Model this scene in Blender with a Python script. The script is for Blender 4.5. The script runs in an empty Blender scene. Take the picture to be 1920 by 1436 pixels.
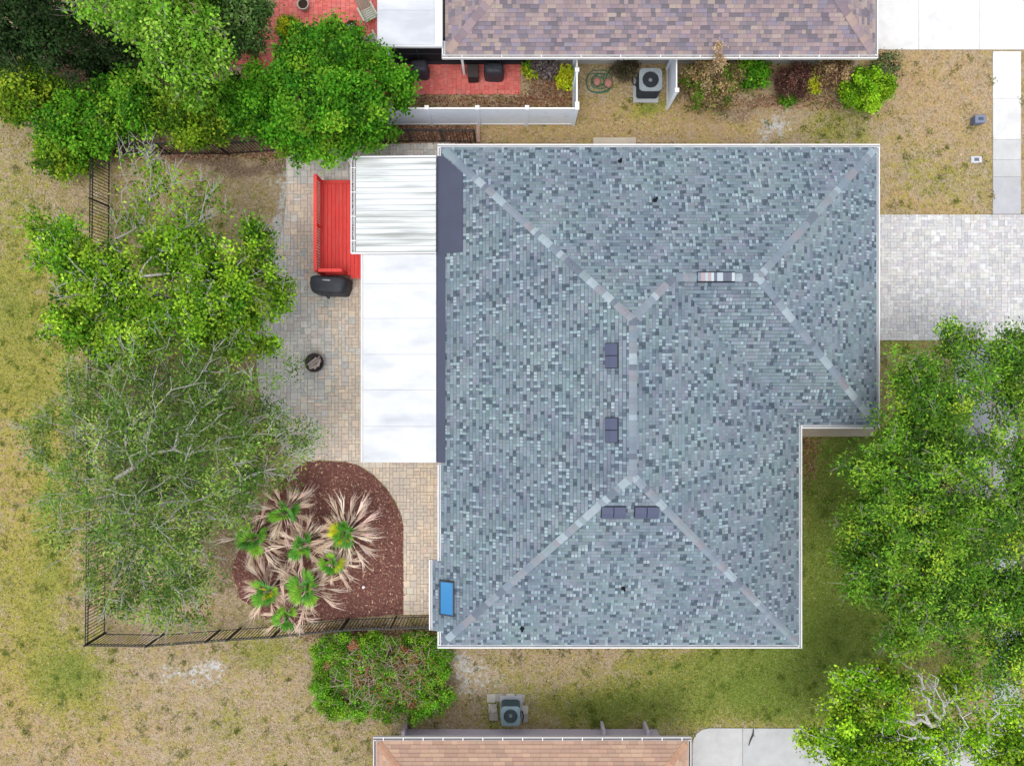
import bpy, math, random
import numpy as np
from mathutils import Matrix, Vector

random.seed(7)
RNG = np.random.default_rng(11)
SC = bpy.context.scene
COL = SC.collection
R = math.radians

# ------------------------------------------------------------------ camera
CAM_H = 30.0
FPX = 1280.0            # focal length in pixels of the 1920 px wide photograph
cam = bpy.data.cameras.new('camera')
cam.sensor_fit = 'HORIZONTAL'; cam.sensor_width = 36.0; cam.lens = 24.0
cam.clip_start = 0.1; cam.clip_end = 3000.0
camo = bpy.data.objects.new('camera', cam)
camo.location = (0, 0, CAM_H); camo.rotation_euler = (0, 0, 0)
COL.objects.link(camo); SC.camera = camo

# ------------------------------------------------------------------ sky, sun, exposure
SUN_EL, SUN_AZ = 69.0, 206.0      # azimuth measured from +Y towards +X
w = bpy.data.worlds.new('World'); SC.world = w; w.use_nodes = True
nt = w.node_tree; nt.nodes.clear()
wo = nt.nodes.new('ShaderNodeOutputWorld'); bg = nt.nodes.new('ShaderNodeBackground')
sky = nt.nodes.new('ShaderNodeTexSky'); sky.sky_type = 'NISHITA'; sky.sun_disc = False
sky.sun_elevation = R(SUN_EL); sky.sun_rotation = R(SUN_AZ)
sky.air_density = 1.0; sky.dust_density = 1.2; sky.ozone_density = 1.0
wtc = nt.nodes.new('ShaderNodeTexCoord')
wn = nt.nodes.new('ShaderNodeTexNoise'); wn.inputs['Scale'].default_value = 3.2
wn.inputs['Detail'].default_value = 6; wn.inputs['Roughness'].default_value = 0.6
wr = nt.nodes.new('ShaderNodeValToRGB')
wr.color_ramp.elements[0].position = 0.36; wr.color_ramp.elements[0].color = (.25, .25, .25, 1)
wr.color_ramp.elements[1].position = 0.58; wr.color_ramp.elements[1].color = (.95, .95, .95, 1)
wm = nt.nodes.new('ShaderNodeMixRGB'); wm.inputs['Color2'].default_value = (11.5, 11.7, 12.0, 1)
nt.links.new(wtc.outputs['Generated'], wn.inputs['Vector'])
nt.links.new(wn.outputs['Fac'], wr.inputs['Fac'])
nt.links.new(wr.outputs['Color'], wm.inputs['Fac'])
nt.links.new(sky.outputs['Color'], wm.inputs['Color1'])
nt.links.new(wm.outputs['Color'], bg.inputs['Color'])
nt.links.new(bg.outputs['Background'], wo.inputs['Surface'])
bg.inputs['Strength'].default_value = 0.112
sl = bpy.data.lights.new('sun', 'SUN'); sl.energy = 1.3; sl.angle = R(30); sl.color = (1.0, 0.95, 0.88)
so = bpy.data.objects.new('sun', sl)
sd = Vector((math.sin(R(SUN_AZ)) * math.cos(R(SUN_EL)), math.cos(R(SUN_AZ)) * math.cos(R(SUN_EL)), math.sin(R(SUN_EL))))
so.rotation_euler = sd.to_track_quat('Z', 'Y').to_euler(); so.location = (0, 0, 60)
COL.objects.link(so)
SC.view_settings.view_transform = 'Standard'; SC.view_settings.look = 'None'
SC.view_settings.gamma = 1.0; SC.view_settings.use_curve_mapping = False
SC.view_settings.exposure = 0.42
SC.render.engine = 'CYCLES'
SC.render.resolution_x = 1024; SC.render.resolution_y = 765
SC.cycles.max_bounces = 6; SC.cycles.transparent_max_bounces = 4

# ------------------------------------------------------------------ helpers
def P(px, py, z=0.0):
    """point of the place at height z seen at this spot of the photograph"""
    s = (CAM_H - z) / FPX
    return ((px - 960) * s, -(py - 718) * s, z)
def P2(px, py, z=0.0): return P(px, py, z)[:2]
def lin(c):
    c = c / 255.0
    return c / 12.92 if c <= 0.04045 else ((c + 0.055) / 1.055) ** 2.4
KEXP = 1.6
def A(r, g, b, k=KEXP): return (lin(r) / k, lin(g) / k, lin(b) / k)

def put(o, parent=None):
    COL.objects.link(o)
    if parent is not None:
        o.parent = parent
        o.matrix_parent_inverse = world(parent).inverted()
    return o
def world(o):
    m = o.matrix_basis.copy()
    if o.parent: m = world(o.parent) @ o.matrix_parent_inverse @ m
    return m
def tag(o, label=None, cat=None, group=None, kind=None):
    if label: o['label'] = label
    if cat: o['category'] = cat
    if group: o['group'] = group
    if kind: o['kind'] = kind
    return o
def thing(name, label, cat, loc=(0, 0, 0), rz=0, group=None):
    o = bpy.data.objects.new(name, None); o.empty_display_size = 0.2
    o.location = loc; o.rotation_euler = (0, 0, rz); COL.objects.link(o)
    return tag(o, label, cat, group)

class MB:
    def __init__(s): s.v = []; s.f = []; s.c = []
    def face(s, pts, col=(1, 1, 1)):
        b = len(s.v); s.v += [tuple(p) for p in pts]; s.f.append(tuple(range(b, b + len(pts)))); s.c.append(col)
    def mesh(s, v, f, col=(1, 1, 1)):
        b = len(s.v); s.v += [tuple(p) for p in v]
        for q in f: s.f.append(tuple(b + i for i in q)); s.c.append(col)
    def box(s, x0, x1, y0, y1, z0, z1, col=(1, 1, 1)):
        v = [(x0, y0, z0), (x1, y0, z0), (x1, y1, z0), (x0, y1, z0), (x0, y0, z1), (x1, y0, z1), (x1, y1, z1), (x0, y1, z1)]
        s.mesh(v, [(0, 3, 2, 1), (4, 5, 6, 7), (0, 1, 5, 4), (1, 2, 6, 5), (2, 3, 7, 6), (3, 0, 4, 7)], col)
    def obox(s, o, u, v, n, col=(1, 1, 1)):
        """box from corner o spanned by three vectors"""
        o, u, v, n = map(Vector, (o, u, v, n))
        p = [o, o + u, o + u + v, o + v, o + n, o + u + n, o + u + v + n, o + v + n]
        s.mesh(p, [(0, 3, 2, 1), (4, 5, 6, 7), (0, 1, 5, 4), (1, 2, 6, 5), (2, 3, 7, 6), (3, 0, 4, 7)], col)
    def prism(s, poly, z0, z1, col=(1, 1, 1), bottom=False, topz=None):
        n = len(poly)
        tz = topz if topz else [z1] * n
        v = [(p[0], p[1], z0) for p in poly] + [(p[0], p[1], tz[i]) for i, p in enumerate(poly)]
        f = [tuple(range(n, 2 * n))] + [(i, (i + 1) % n, n + (i + 1) % n, n + i) for i in range(n)]
        if bottom: f.append(tuple(reversed(range(n))))
        s.mesh(v, f, col)
    def tube(s, pts, rads, n=6, col=(1, 1, 1), cap=True):
        pts = [Vector(p) for p in pts]; b = len(s.v); prev = None
        for i, p in enumerate(pts):
            d = (pts[min(i + 1, len(pts) - 1)] - pts[max(i - 1, 0)]).normalized()
            a = Vector((0, 0, 1)) if abs(d.z) < .9 else Vector((1, 0, 0))
            if prev is not None: a = prev
            x = (a - d * a.dot(d)).normalized(); y = d.cross(x); prev = x
            r = rads[i] if hasattr(rads, '__len__') else rads
            for k in range(n):
                t = 2 * math.pi * k / n
                q = p + (x * math.cos(t) + y * math.sin(t)) * r; s.v.append(tuple(q))
        for i in range(len(pts) - 1):
            for k in range(n):
                s.f.append((b + i * n + k, b + i * n + (k + 1) % n, b + (i + 1) * n + (k + 1) % n, b + (i + 1) * n + k)); s.c.append(col)
        if cap:
            s.f.append(tuple(b + k for k in reversed(range(n)))); s.c.append(col)
            e = b + (len(pts) - 1) * n
            s.f.append(tuple(e + k for k in range(n))); s.c.append(col)
    def lathe(s, prof, n=20, col=(1, 1, 1), c=(0, 0, 0)):
        b = len(s.v)
        for r, z in prof:
            for k in range(n):
                t = 2 * math.pi * k / n; s.v.append((c[0] + r * math.cos(t), c[1] + r * math.sin(t), c[2] + z))
        for i in range(len(prof) - 1):
            for k in range(n):
                s.f.append((b + i * n + k, b + i * n + (k + 1) % n, b + (i + 1) * n + (k + 1) % n, b + (i + 1) * n + k)); s.c.append(col)
    def data(s, name, m, smooth=False):
        me = bpy.data.meshes.new(name); me.from_pydata(s.v, [], s.f)
        at = me.attributes.new('Col', 'FLOAT_COLOR', 'FACE')
        a = np.ones((len(s.c), 4), np.float32); a[:, :3] = np.array(s.c, np.float32).reshape(-1, 3)
        at.data.foreach_set('color', a.ravel())
        if m: me.materials.append(m)
        if smooth: me.polygons.foreach_set('use_smooth', [True] * len(me.polygons))
        me.update(); return me
    def build(s, name, m, parent=None, smooth=False):
        return put(bpy.data.objects.new(name, s.data(name, m, smooth)), parent)

def bevel(o, wd=.01, seg=1):
    b = o.modifiers.new('bevel', 'BEVEL'); b.width = wd; b.segments = seg; b.limit_method = 'ANGLE'
    return o

def clip(poly, x0, x1, y0, y1):
    """Sutherland-Hodgman: any polygon against a rectangle"""
    def cut(pl, ax, val, keep_gt):
        out = []
        for i in range(len(pl)):
            a, b = pl[i - 1], pl[i]
            ia = (a[ax] >= val) if keep_gt else (a[ax] <= val)
            ib = (b[ax] >= val) if keep_gt else (b[ax] <= val)
            if ia != ib:
                t = (val - a[ax]) / (b[ax] - a[ax])
                out.append((a[0] + t * (b[0] - a[0]), a[1] + t * (b[1] - a[1])))
            if ib: out.append(b)
        return out
    for ax, val, g in ((0, x0, True), (0, x1, False), (1, y0, True), (1, y1, False)):
        if not poly: return []
        poly = cut(poly, ax, val, g)
    # drop doubled points
    res = []
    for p in poly:
        if not res or abs(p[0] - res[-1][0]) + abs(p[1] - res[-1][1]) > 1e-5: res.append(p)
    if len(res) > 1 and abs(res[0][0] - res[-1][0]) + abs(res[0][1] - res[-1][1]) < 1e-5: res.pop()
    return res if len(res) > 2 and abs(area(res)) > 2e-4 else []
def area(p): return 0.5 * sum(p[i - 1][0] * p[i][1] - p[i][0] * p[i - 1][1] for i in range(len(p)))
def inside(x, y, poly):
    c = False
    for i in range(len(poly)):
        a, b = poly[i - 1], poly[i]
        if (a[1] > y) != (b[1] > y) and x < (b[0] - a[0]) * (y - a[1]) / (b[1] - a[1]) + a[0]: c = not c
    return c

# ------------------------------------------------------------------ materials
def N(nt, t, **k):
    n = nt.nodes.new(t)
    for a, b in k.items(): setattr(n, a, b)
    return n
def mk(name, color=(1, 1, 1), rough=.85, var=.15, scale=3.0, bump=0.0, bscale=40.0, spec=.25, metal=0.0, stain=None, detail=5, stretch=None):
    m = bpy.data.materials.new(name); m.use_nodes = True; nt = m.node_tree; L = nt.links.new
    p = nt.nodes['Principled BSDF']
    p.inputs['Roughness'].default_value = rough; p.inputs['Metallic'].default_value = metal
    p.inputs['Specular IOR Level'].default_value = spec
    at = N(nt, 'ShaderNodeAttribute', attribute_name='Col'); oi = N(nt, 'ShaderNodeObjectInfo')
    g = N(nt, 'ShaderNodeNewGeometry')
    mp = N(nt, 'ShaderNodeMapping'); L(g.outputs['Position'], mp.inputs['Vector'])
    if stretch: mp.inputs['Scale'].default_value = stretch
    a = N(nt, 'ShaderNodeMixRGB', blend_type='MULTIPLY'); a.inputs['Fac'].default_value = 1
    b = N(nt, 'ShaderNodeMixRGB', blend_type='MULTIPLY'); b.inputs['Fac'].default_value = 1
    a.inputs['Color1'].default_value = (*color, 1); L(at.outputs['Color'], a.inputs['Color2'])
    L(a.outputs['Color'], b.inputs['Color1']); L(oi.outputs['Color'], b.inputs['Color2'])
    out = b.outputs['Color']
    if var:
        n = N(nt, 'ShaderNodeTexNoise'); n.inputs['Scale'].default_value = scale; n.inputs['Detail'].default_value = detail
        n.inputs['Roughness'].default_value = .65
        L(mp.outputs['Vector'], n.inputs['Vector'])
        r = N(nt, 'ShaderNodeMapRange'); r.inputs['From Min'].default_value = .3; r.inputs['From Max'].default_value = .7
        r.inputs['To Min'].default_value = 1 - var; r.inputs['To Max'].default_value = 1 + var
        L(n.outputs['Fac'], r.inputs['Value'])
        c = N(nt, 'ShaderNodeMixRGB', blend_type='MULTIPLY'); c.inputs['Fac'].default_value = 1
        L(out, c.inputs['Color1']); L(r.outputs['Result'], c.inputs['Color2']); out = c.outputs['Color']
    if stain:
        scol, sscale, lo, hi, amt = stain
        n = N(nt, 'ShaderNodeTexNoise'); n.inputs['Scale'].default_value = sscale; n.inputs['Detail'].default_value = 6
        L(mp.outputs['Vector'], n.inputs['Vector'])
        r = N(nt, 'ShaderNodeMapRange'); r.inputs['From Min'].default_value = lo; r.inputs['From Max'].default_value = hi
        r.inputs['To Max'].default_value = amt; L(n.outputs['Fac'], r.inputs['Value'])
        c = N(nt, 'ShaderNodeMixRGB'); L(r.outputs['Result'], c.inputs['Fac']); L(out, c.inputs['Color1'])
        c.inputs['Color2'].default_value = (*scol, 1); out = c.outputs['Color']
    L(out, p.inputs['Base Color'])
    if bump:
        n = N(nt, 'ShaderNodeTexNoise'); n.inputs['Scale'].default_value = bscale; n.inputs['Detail'].default_value = 4
        L(g.outputs['Position'], n.inputs['Vector'])
        bp = N(nt, 'ShaderNodeBump'); bp.inputs['Strength'].default_value = bump; bp.inputs['Distance'].default_value = .02
        L(n.outputs['Fac'], bp.inputs['Height']); L(bp.outputs['Normal'], p.inputs['Normal'])
    return m
def mk_leaf(name, trans=.28, gloss=.12):
    m = bpy.data.materials.new(name); m.use_nodes = True; nt = m.node_tree; nt.nodes.clear(); L = nt.links.new
    o = N(nt, 'ShaderNodeOutputMaterial'); at = N(nt, 'ShaderNodeAttribute', attribute_name='Col'); oi = N(nt, 'ShaderNodeObjectInfo')
    a = N(nt, 'ShaderNodeMixRGB', blend_type='MULTIPLY'); a.inputs['Fac'].default_value = 1
    L(at.outputs['Color'], a.inputs['Color1']); L(oi.outputs['Color'], a.inputs['Color2'])
    d = N(nt, 'ShaderNodeBsdfDiffuse'); t = N(nt, 'ShaderNodeBsdfTranslucent'); gl = N(nt, 'ShaderNodeBsdfGlossy')
    mx = N(nt, 'ShaderNodeMixShader'); mx.inputs[0].default_value = trans
    gl.inputs['Roughness'].default_value = .5; gl.inputs['Color'].default_value = (.9, 1, .8, 1)
    m2 = N(nt, 'ShaderNodeMixShader'); m2.inputs[0].default_value = .008
    L(a.outputs['Color'], d.inputs['Color']); L(a.outputs['Color'], t.inputs['Color'])
    L(d.outputs[0], mx.inputs[1]); L(t.outputs[0], mx.inputs[2])
    L(mx.outputs[0], m2.inputs[1]); L(gl.outputs[0], m2.inputs[2]); L(m2.outputs[0], o.inputs['Surface'])
    return m

M = {}
M['shingle'] = mk('shingle', rough=.95, var=.14, scale=60, bump=.35, bscale=160, spec=.15)
M['paver'] = mk('paver', rough=.95, var=.16, scale=14, bump=.3, bscale=90, spec=.15, stain=(A(206, 203, 198), .55, .46, .68, .5))
M['drive_paver'] = mk('drive_paver', rough=.95, var=.12, scale=9, bump=.3, bscale=90, spec=.15)
M['red_paver'] = mk('red_paver', rough=.9, var=.14, scale=5, bump=.2, bscale=80, spec=.15, stain=(A(190, 140, 130), 1.3, .52, .75, .5))
M['joint'] = mk('joint_sand', A(176, 166, 156), var=.25, scale=12)
M['concrete'] = mk('concrete', rough=.9, var=.10, scale=1.6, bump=.15, bscale=60, spec=.2, stain=(A(210, 208, 205), .9, .55, .8, .45))
M['white'] = mk('white_paint', (.8, .8, .8), rough=.45, var=.05, scale=2, spec=.4)
M['white_roof'] = mk('white_roof', (.57, .58, .60), rough=.6, var=.07, scale=1.2, spec=.3, stain=(A(206, 210, 218), .7, .48, .70, .75), stretch=(.6, 1.6, 1))
M['rib_roof'] = mk('rib_roof', (.64, .66, .67), rough=.5, var=.08, scale=2.2, spec=.35, stretch=(.3, 4.5, 1), stain=(A(168, 172, 164), 1.1, .46, .70, .8))
M['membrane'] = mk('membrane', A(88, 93, 114), rough=.75, var=.07, scale=.9, bump=.05, bscale=120)
M['wall'] = mk('stucco', A(215, 208, 196), rough=.95, var=.08, scale=2, bump=.3, bscale=70)
M['mauve_wall'] = mk('mauve_stucco', A(240, 228, 246), rough=.95, var=.06, scale=2, bump=.3, bscale=70)
M['black'] = mk('black_metal', A(38, 38, 40), rough=.5, var=.1, scale=6, spec=.4)
M['cover'] = mk('black_cover', A(60, 63, 72), rough=.6, var=.2, scale=5, bump=.5, bscale=9, spec=.4)
M['screen'] = mk('insect_screen', A(34, 37, 44), rough=.8, var=.15, scale=3)
M['red'] = mk('red_stain', (.70, .066, .058), rough=.75, var=.16, scale=5, stretch=(5, .6, 1), bump=.15, bscale=40, stain=((.66, .16, .13), 1.5, .52, .78, .55))
M['grey_metal'] = mk('grey_metal', A(150, 160, 165), rough=.5, var=.08, scale=5, metal=.2, spec=.5)
M['dark_metal'] = mk('dark_metal', A(58, 62, 66), rough=.55, var=.1, scale=5, metal=.2, spec=.5)
M['vent'] = mk('vent_metal', A(82, 90, 120), rough=.45, var=.05, scale=3, spec=.5, metal=.1)
M['tint'] = mk('tinted', rough=.8, var=.12, scale=8)
M['wood'] = mk('weathered_wood', A(150, 140, 132), rough=.9, var=.3, scale=14)
M['terracotta'] = mk('terracotta', A(176, 100, 78), rough=.9, var=.2, scale=8)
M['soil'] = mk('soil', A(70, 52, 42), rough=1, var=.4, scale=25, bump=.6, bscale=50)
M['mulch_base'] = mk('mulch_base', A(132, 90, 82), rough=1, var=.35, scale=22, bump=.7, bscale=40)
M['chip'] = mk('mulch_chip', rough=.95, var=.2, scale=20)
M['vinyl'] = mk('white_vinyl', (.76, .84, .97), rough=.4, var=.05, scale=1.5, spec=.4, stain=(A(150, 160, 130), 1.6, .6, .8, .35))
M['bark'] = mk('bark', rough=.95, var=.3, scale=18, bump=.5, bscale=40)
M['leaf'] = mk_leaf('leaf')
M['hose'] = mk('green_hose', A(38, 128, 104), rough=.5, var=.1)
g_ = bpy.data.materials.new('skylight_glass'); g_.use_nodes = True
pb = g_.node_tree.nodes['Principled BSDF']
pb.inputs['Base Color'].default_value = (.05, .24, .48, 1); pb.inputs['Roughness'].default_value = .04
pb.inputs['Metallic'].default_value = .55; pb.inputs['Specular IOR Level'].default_value = .8
M['glass'] = g_

# ------------------------------------------------------------------ the ground
def vnoise(x, y, f, seed):
    r = np.random.default_rng(seed).random((256, 256))
    X, Y = x * f + 500, y * f + 500
    xi, yi = np.floor(X).astype(int), np.floor(Y).astype(int); fx, fy = X - xi, Y - yi
    fx, fy = fx * fx * (3 - 2 * fx), fy * fy * (3 - 2 * fy)
    g = lambda a, b: r[a % 256, b % 256]
    return (g(xi, yi) * (1 - fx) + g(xi + 1, yi) * fx) * (1 - fy) + (g(xi, yi + 1) * (1 - fx) + g(xi + 1, yi + 1) * fx) * fy

def axis(lo, hi, step):
    a = list(np.arange(lo, hi + 1e-6, step)); s = step
    l, h = a[0], a[-1]; pre, post = [], []
    while h < 900:
        s *= 1.6; h += s; post.append(h); l -= s; pre.append(l)
    return np.array(list(reversed(pre)) + a + post)
gx, gy = axis(-25, 25, .2), axis(-19, 19, .2)
GX, GY = np.meshgrid(gx, gy)
PX, PY = GX * FPX / CAM_H + 960, -GY * FPX / CAM_H + 718
wx = PX + 40 * (vnoise(GX, GY, .5, 1) - .5) + 30 * (vnoise(GX, GY, 1.3, 2) - .5)
wy = PY + 40 * (vnoise(GX, GY, .5, 3) - .5) + 30 * (vnoise(GX, GY, 1.3, 4) - .5)
def blob(cx, cy, rx, ry, p=1.0):
    return np.exp(-(((wx - cx) / rx) ** 2 + ((wy - cy) / ry) ** 2) ** p)
green = np.full(GX.shape, .36); sand = np.full(GX.shape, .06); dirt = np.full(GX.shape, .03); gold = np.full(GX.shape, .35)
for cx, cy, rx, ry, v in [
    (40, 700, 90, 170, .34), (95, 1000, 34, 190, .30), (20, 420, 50, 90, .25), (150, 1260, 60, 60, .25), (1250, 1235, 120, 20, .25), (1420, 1330, 90, 40, .2), (30, 1080, 110, 150, .30), (110, 1270, 90, 80, .30), (30, 560, 60, 60, .25), (200, 1330, 60, 60, .1),
    (490, 1220, 80, 40, .30), (420, 1370, 50, 40, .15), (310, 640, 230, 260, .25),
    (1160, 1330, 150, 45, .42), (1330, 1290, 190, 70, .34), (1000, 1290, 80, 40, .1), (1480, 1260, 160, 90, .34), (920, 1350, 30, 30, .4),
    (1570, 1000, 80, 220, .75), (1560, 1230, 120, 90, .35), (1620, 900, 120, 100, .5), (1700, 1150, 200, 200, .3),
    (1700, 660, 60, 30, .3), (1215, 205, 32, 20, .6), (1580, 235, 70, 30, .25), (1760, 330, 110, 50, .15), (1780, 180, 120, 70, -.12),
    (640, 1440, 200, 100, .08), (900, 1240, 50, 20, .05), (60, 260, 60, 60, .1), (330, 450, 60, 60, .1)]:
    green += v * blob(cx, cy, rx, ry)
for cx, cy, rx, ry, v in [
    (325, 1264, 42, 9, .27), (385, 1250, 24, 10, .31), (255, 1295, 14, 8, .26), (372, 1290, 44, 26, .20), (300, 1240, 50, 20, .16), (280, 1420, 40, 50, .2), (380, 1300, 60, 40, .15),
    (880, 1270, 38, 50, .38), (960, 1285, 50, 20, .25), (1440, 240, 42, 24, .60), (1640, 240, 30, 20, .3), (1510, 190, 60, 14, .15),
    (530, 440, 12, 90, .75), (515, 520, 20, 60, .6), (490, 620, 30, 70, .45), (560, 860, 30, 16, .6),
    (440, 320, 90, 20, .20), (1660, 350, 14, 60, .1), (1810, 120, 20, 20, .1), (860, 1250, 20, 30, .2), (1130, 1355, 40, 10, .25)]:
    sand += v * .9 * blob(cx, cy, rx * 1.4, ry * 1.5)
for cx, cy, rx, ry, v in [
    (200, 130, 260, 150, .95), (420, 300, 330, 16, .6), (600, 250, 330, 26, .5), (300, 800, 190, 240, .42), (430, 1060, 70, 70, .55), (340, 700, 150, 180, .25),
    (400, 360, 140, 60, .22), (480, 420, 60, 60, .2), (820, 250, 90, 20, .85), (880, 190, 140, 12, .6), (1030, 160, 60, 40, .7),
    (1340, 190, 160, 22, .5), (1500, 190, 120, 24, .35), (1522, 870, 14, 60, .5), (1560, 826, 50, 8, .4), (900, 1350, 60, 14, .35), (1000, 1360, 120, 8, .4),
    (700, 1200, 110, 24, .5), (1250, 1368, 100, 6, .5), (1720, 1330, 120, 60, .4), (1780, 1250, 60, 40, .3), (1130, 150, 40, 30, .3), (700, 130, 100, 60, .3)]:
    dirt += v * blob(cx, cy, rx, ry)
for cx, cy, rx, ry, v in [(1000, 240, 200, 40, .6), (1250, 230, 200, 40, .45), (1740, 385, 90, 18, .6), (1700, 150, 60, 60, .35), (1780, 200, 120, 150, .2),
                          (60, 950, 80, 220, .6), (60, 700, 60, 140, .5), (30, 1300, 60, 120, .4), (180, 1380, 90, 80, .3), (60, 500, 60, 80, .3)]:
    gold += v * blob(cx, cy, rx, ry)
me = bpy.data.meshes.new('ground')
ny, nx = GX.shape
idx = np.arange(nx * ny).reshape(ny, nx)
q = np.stack([idx[:-1, :-1], idx[:-1, 1:], idx[1:, 1:], idx[1:, :-1]], -1).reshape(-1, 4)
GZ = np.where((abs(GX) < 26) & (abs(GY) < 20), .02 * (vnoise(GX, GY, 1.1, 9) - 1), 0)
V = np.stack([GX, GY, GZ], -1).reshape(-1, 3)
def np_mesh(me, V, Q):
    me.vertices.add(len(V)); me.vertices.foreach_set('co', V.astype(np.float32).ravel())
    k = Q.shape[1]
    me.loops.add(Q.size); me.loops.foreach_set('vertex_index', Q.astype(np.int32).ravel())
    me.polygons.add(len(Q)); me.polygons.foreach_set('loop_start', np.arange(0, Q.size, k, dtype=np.int32))
    me.polygons.foreach_set('loop_total', np.full(len(Q), k, np.int32))
np_mesh(me, V, q)
at = me.attributes.new('soil_mix', 'FLOAT_COLOR', 'POINT')
cc = np.stack([green, sand, dirt, gold], -1).reshape(-1, 4).astype(np.float32); at.data.foreach_set('color', cc.ravel())
me.update(calc_edges=True); me.validate()
gm = bpy.data.materials.new('lawn'); gm.use_nodes = True; nt = gm.node_tree; L = nt.links.new
p = nt.nodes['Principled BSDF']; p.inputs['Roughness'].default_value = 1; p.inputs['Specular IOR Level'].default_value = .1
at = N(nt, 'ShaderNodeAttribute', attribute_name='soil_mix'); geo = N(nt, 'ShaderNodeNewGeometry')
sep = N(nt, 'ShaderNodeSeparateColor'); L(at.outputs['Color'], sep.inputs['Color'])
def noise(s, d=6, rg=.65, off=0):
    n = N(nt, 'ShaderNodeTexNoise'); n.inputs['Scale'].default_value = s; n.inputs['Detail'].default_value = d; n.inputs['Roughness'].default_value = rg
    if off:
        mp = N(nt, 'ShaderNodeMapping'); mp.inputs['Location'].default_value = (off, off * .7, 0); L(geo.outputs['Position'], mp.inputs['Vector']); L(mp.outputs['Vector'], n.inputs['Vector'])
    else: L(geo.outputs['Position'], n.inputs['Vector'])
    st = N(nt, 'ShaderNodeMapRange'); st.inputs['From Min'].default_value = .28; st.inputs['From Max'].default_value = .72; L(n.outputs['Fac'], st.inputs['Value'])
    return st.outputs['Result']
def math_(op, a, b, c=None):
    n = N(nt, 'ShaderNodeMath', operation=op)
    for i, x in enumerate((a, b, c)):
        if x is None: continue
        if isinstance(x, (int, float)): n.inputs[i].default_value = x
        else: L(x, n.inputs[i])
    return n.outputs[0]
def mask(attr, nz, k):
    # soft threshold: where the attribute beats the noise
    n = N(nt, 'ShaderNodeMapRange'); n.interpolation_type = 'SMOOTHSTEP'
    L(math_('SUBTRACT', attr, nz), n.inputs['Value']); n.inputs['From Min'].default_value = -k; n.inputs['From Max'].default_value = k
    return n.outputs['Result']
def mix(f, a, b):
    n = N(nt, 'ShaderNodeMixRGB')
    for s_, x in (('Fac', f), ('Color1', a), ('Color2', b)):
        if isinstance(x, tuple): n.inputs[s_].default_value = (*x, 1)
        elif isinstance(x, (int, float)): n.inputs[s_].default_value = x
        else: L(x, n.inputs[s_])
    return n.outputs['Color']
fine = noise(9, 8, .75); mid = noise(1.7, 8, .7, 13); fine2 = noise(14, 6, .7, 31); speck = noise(26, 3, .6, 57); big = noise(.35, 4, .6, 77)
def ramp(v, lo, hi):
    n = N(nt, 'ShaderNodeMapRange'); L(v, n.inputs['Value']); n.inputs['From Min'].default_value = lo; n.inputs['From Max'].default_value = hi
    return n.outputs['Result']
med = noise(4.5, 7, .7, 91); spots = noise(3.0, 5, .65, 140)
dry = mix(ramp(fine, .15, .85), A(186, 160, 130), A(244, 220, 188))
golden = mix(ramp(fine, .15, .85), A(206, 168, 118), A(246, 212, 162))
dry = mix(mask(at.outputs['Alpha'], mid, .3), dry, golden)
dry = mix(math_('MULTIPLY', ramp(spots, .5, .85), .6), dry, mix(ramp(fine2, .2, .8), A(166, 142, 118), A(216, 194, 168)))
grn = mix(ramp(fine2, .15, .85), A(142, 144, 65), A(209, 203, 115))
grn = mix(ramp(mid, .3, .8), grn, mix(ramp(fine2, .15, .85), A(113, 137, 52), A(172, 185, 87)))
grn = mix(math_('MULTIPLY', mask(at.outputs['Alpha'], med, .3), .8), grn, mix(ramp(fine2, .15, .85), A(187, 174, 67), A(235, 218, 115)))
lush = N(nt, 'ShaderNodeMapRange'); L(sep.outputs['Red'], lush.inputs['Value']); lush.inputs['From Min'].default_value = .62; lush.inputs['From Max'].default_value = 1.05
grn = mix(math_('MULTIPLY', lush.outputs['Result'], .85), grn, mix(ramp(fine2, .15, .85), A(104, 134, 44), A(158, 180, 76)))
nz = math_('ADD', math_('MULTIPLY', mid, .45), math_('MULTIPLY', med, .55))
c = mix(mask(sep.outputs['Red'], nz, .20), dry, grn)
nz2 = math_('ADD', math_('MULTIPLY', mid, .5), math_('MULTIPLY', fine2, .5))
c = mix(mask(sep.outputs['Blue'], nz2, .25), c, mix(ramp(fine, .2, .8), A(120, 96, 78), A(187, 157, 135)))
nz3 = math_('ADD', math_('MULTIPLY', spots, .35), math_('MULTIPLY', med, .65))
c = mix(mask(sep.outputs['Green'], nz3, .12), c, mix(ramp(fine, .2, .8), A(224, 216, 207), A(255, 255, 255)))
c = mix(math_('MULTIPLY', ramp(spots, .42, .10), .6), c, A(131, 128, 63))
c = mix(math_('MULTIPLY', ramp(speck, .66, .95), .6), c, A(255, 246, 213))
c = mix(math_('MULTIPLY', ramp(speck, .34, .05), .5), c, A(124, 113, 72))
L(c, p.inputs['Base Color'])
bp = N(nt, 'ShaderNodeBump'); bp.inputs['Strength'].default_value = .8; bp.inputs['Distance'].default_value = .04
L(math_('ADD', fine, speck), bp.inputs['Height']); L(bp.outputs['Normal'], p.inputs['Normal'])
me.materials.append(gm)
go = put(bpy.data.objects.new('ground', me)); tag(go, kind='structure')

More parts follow.
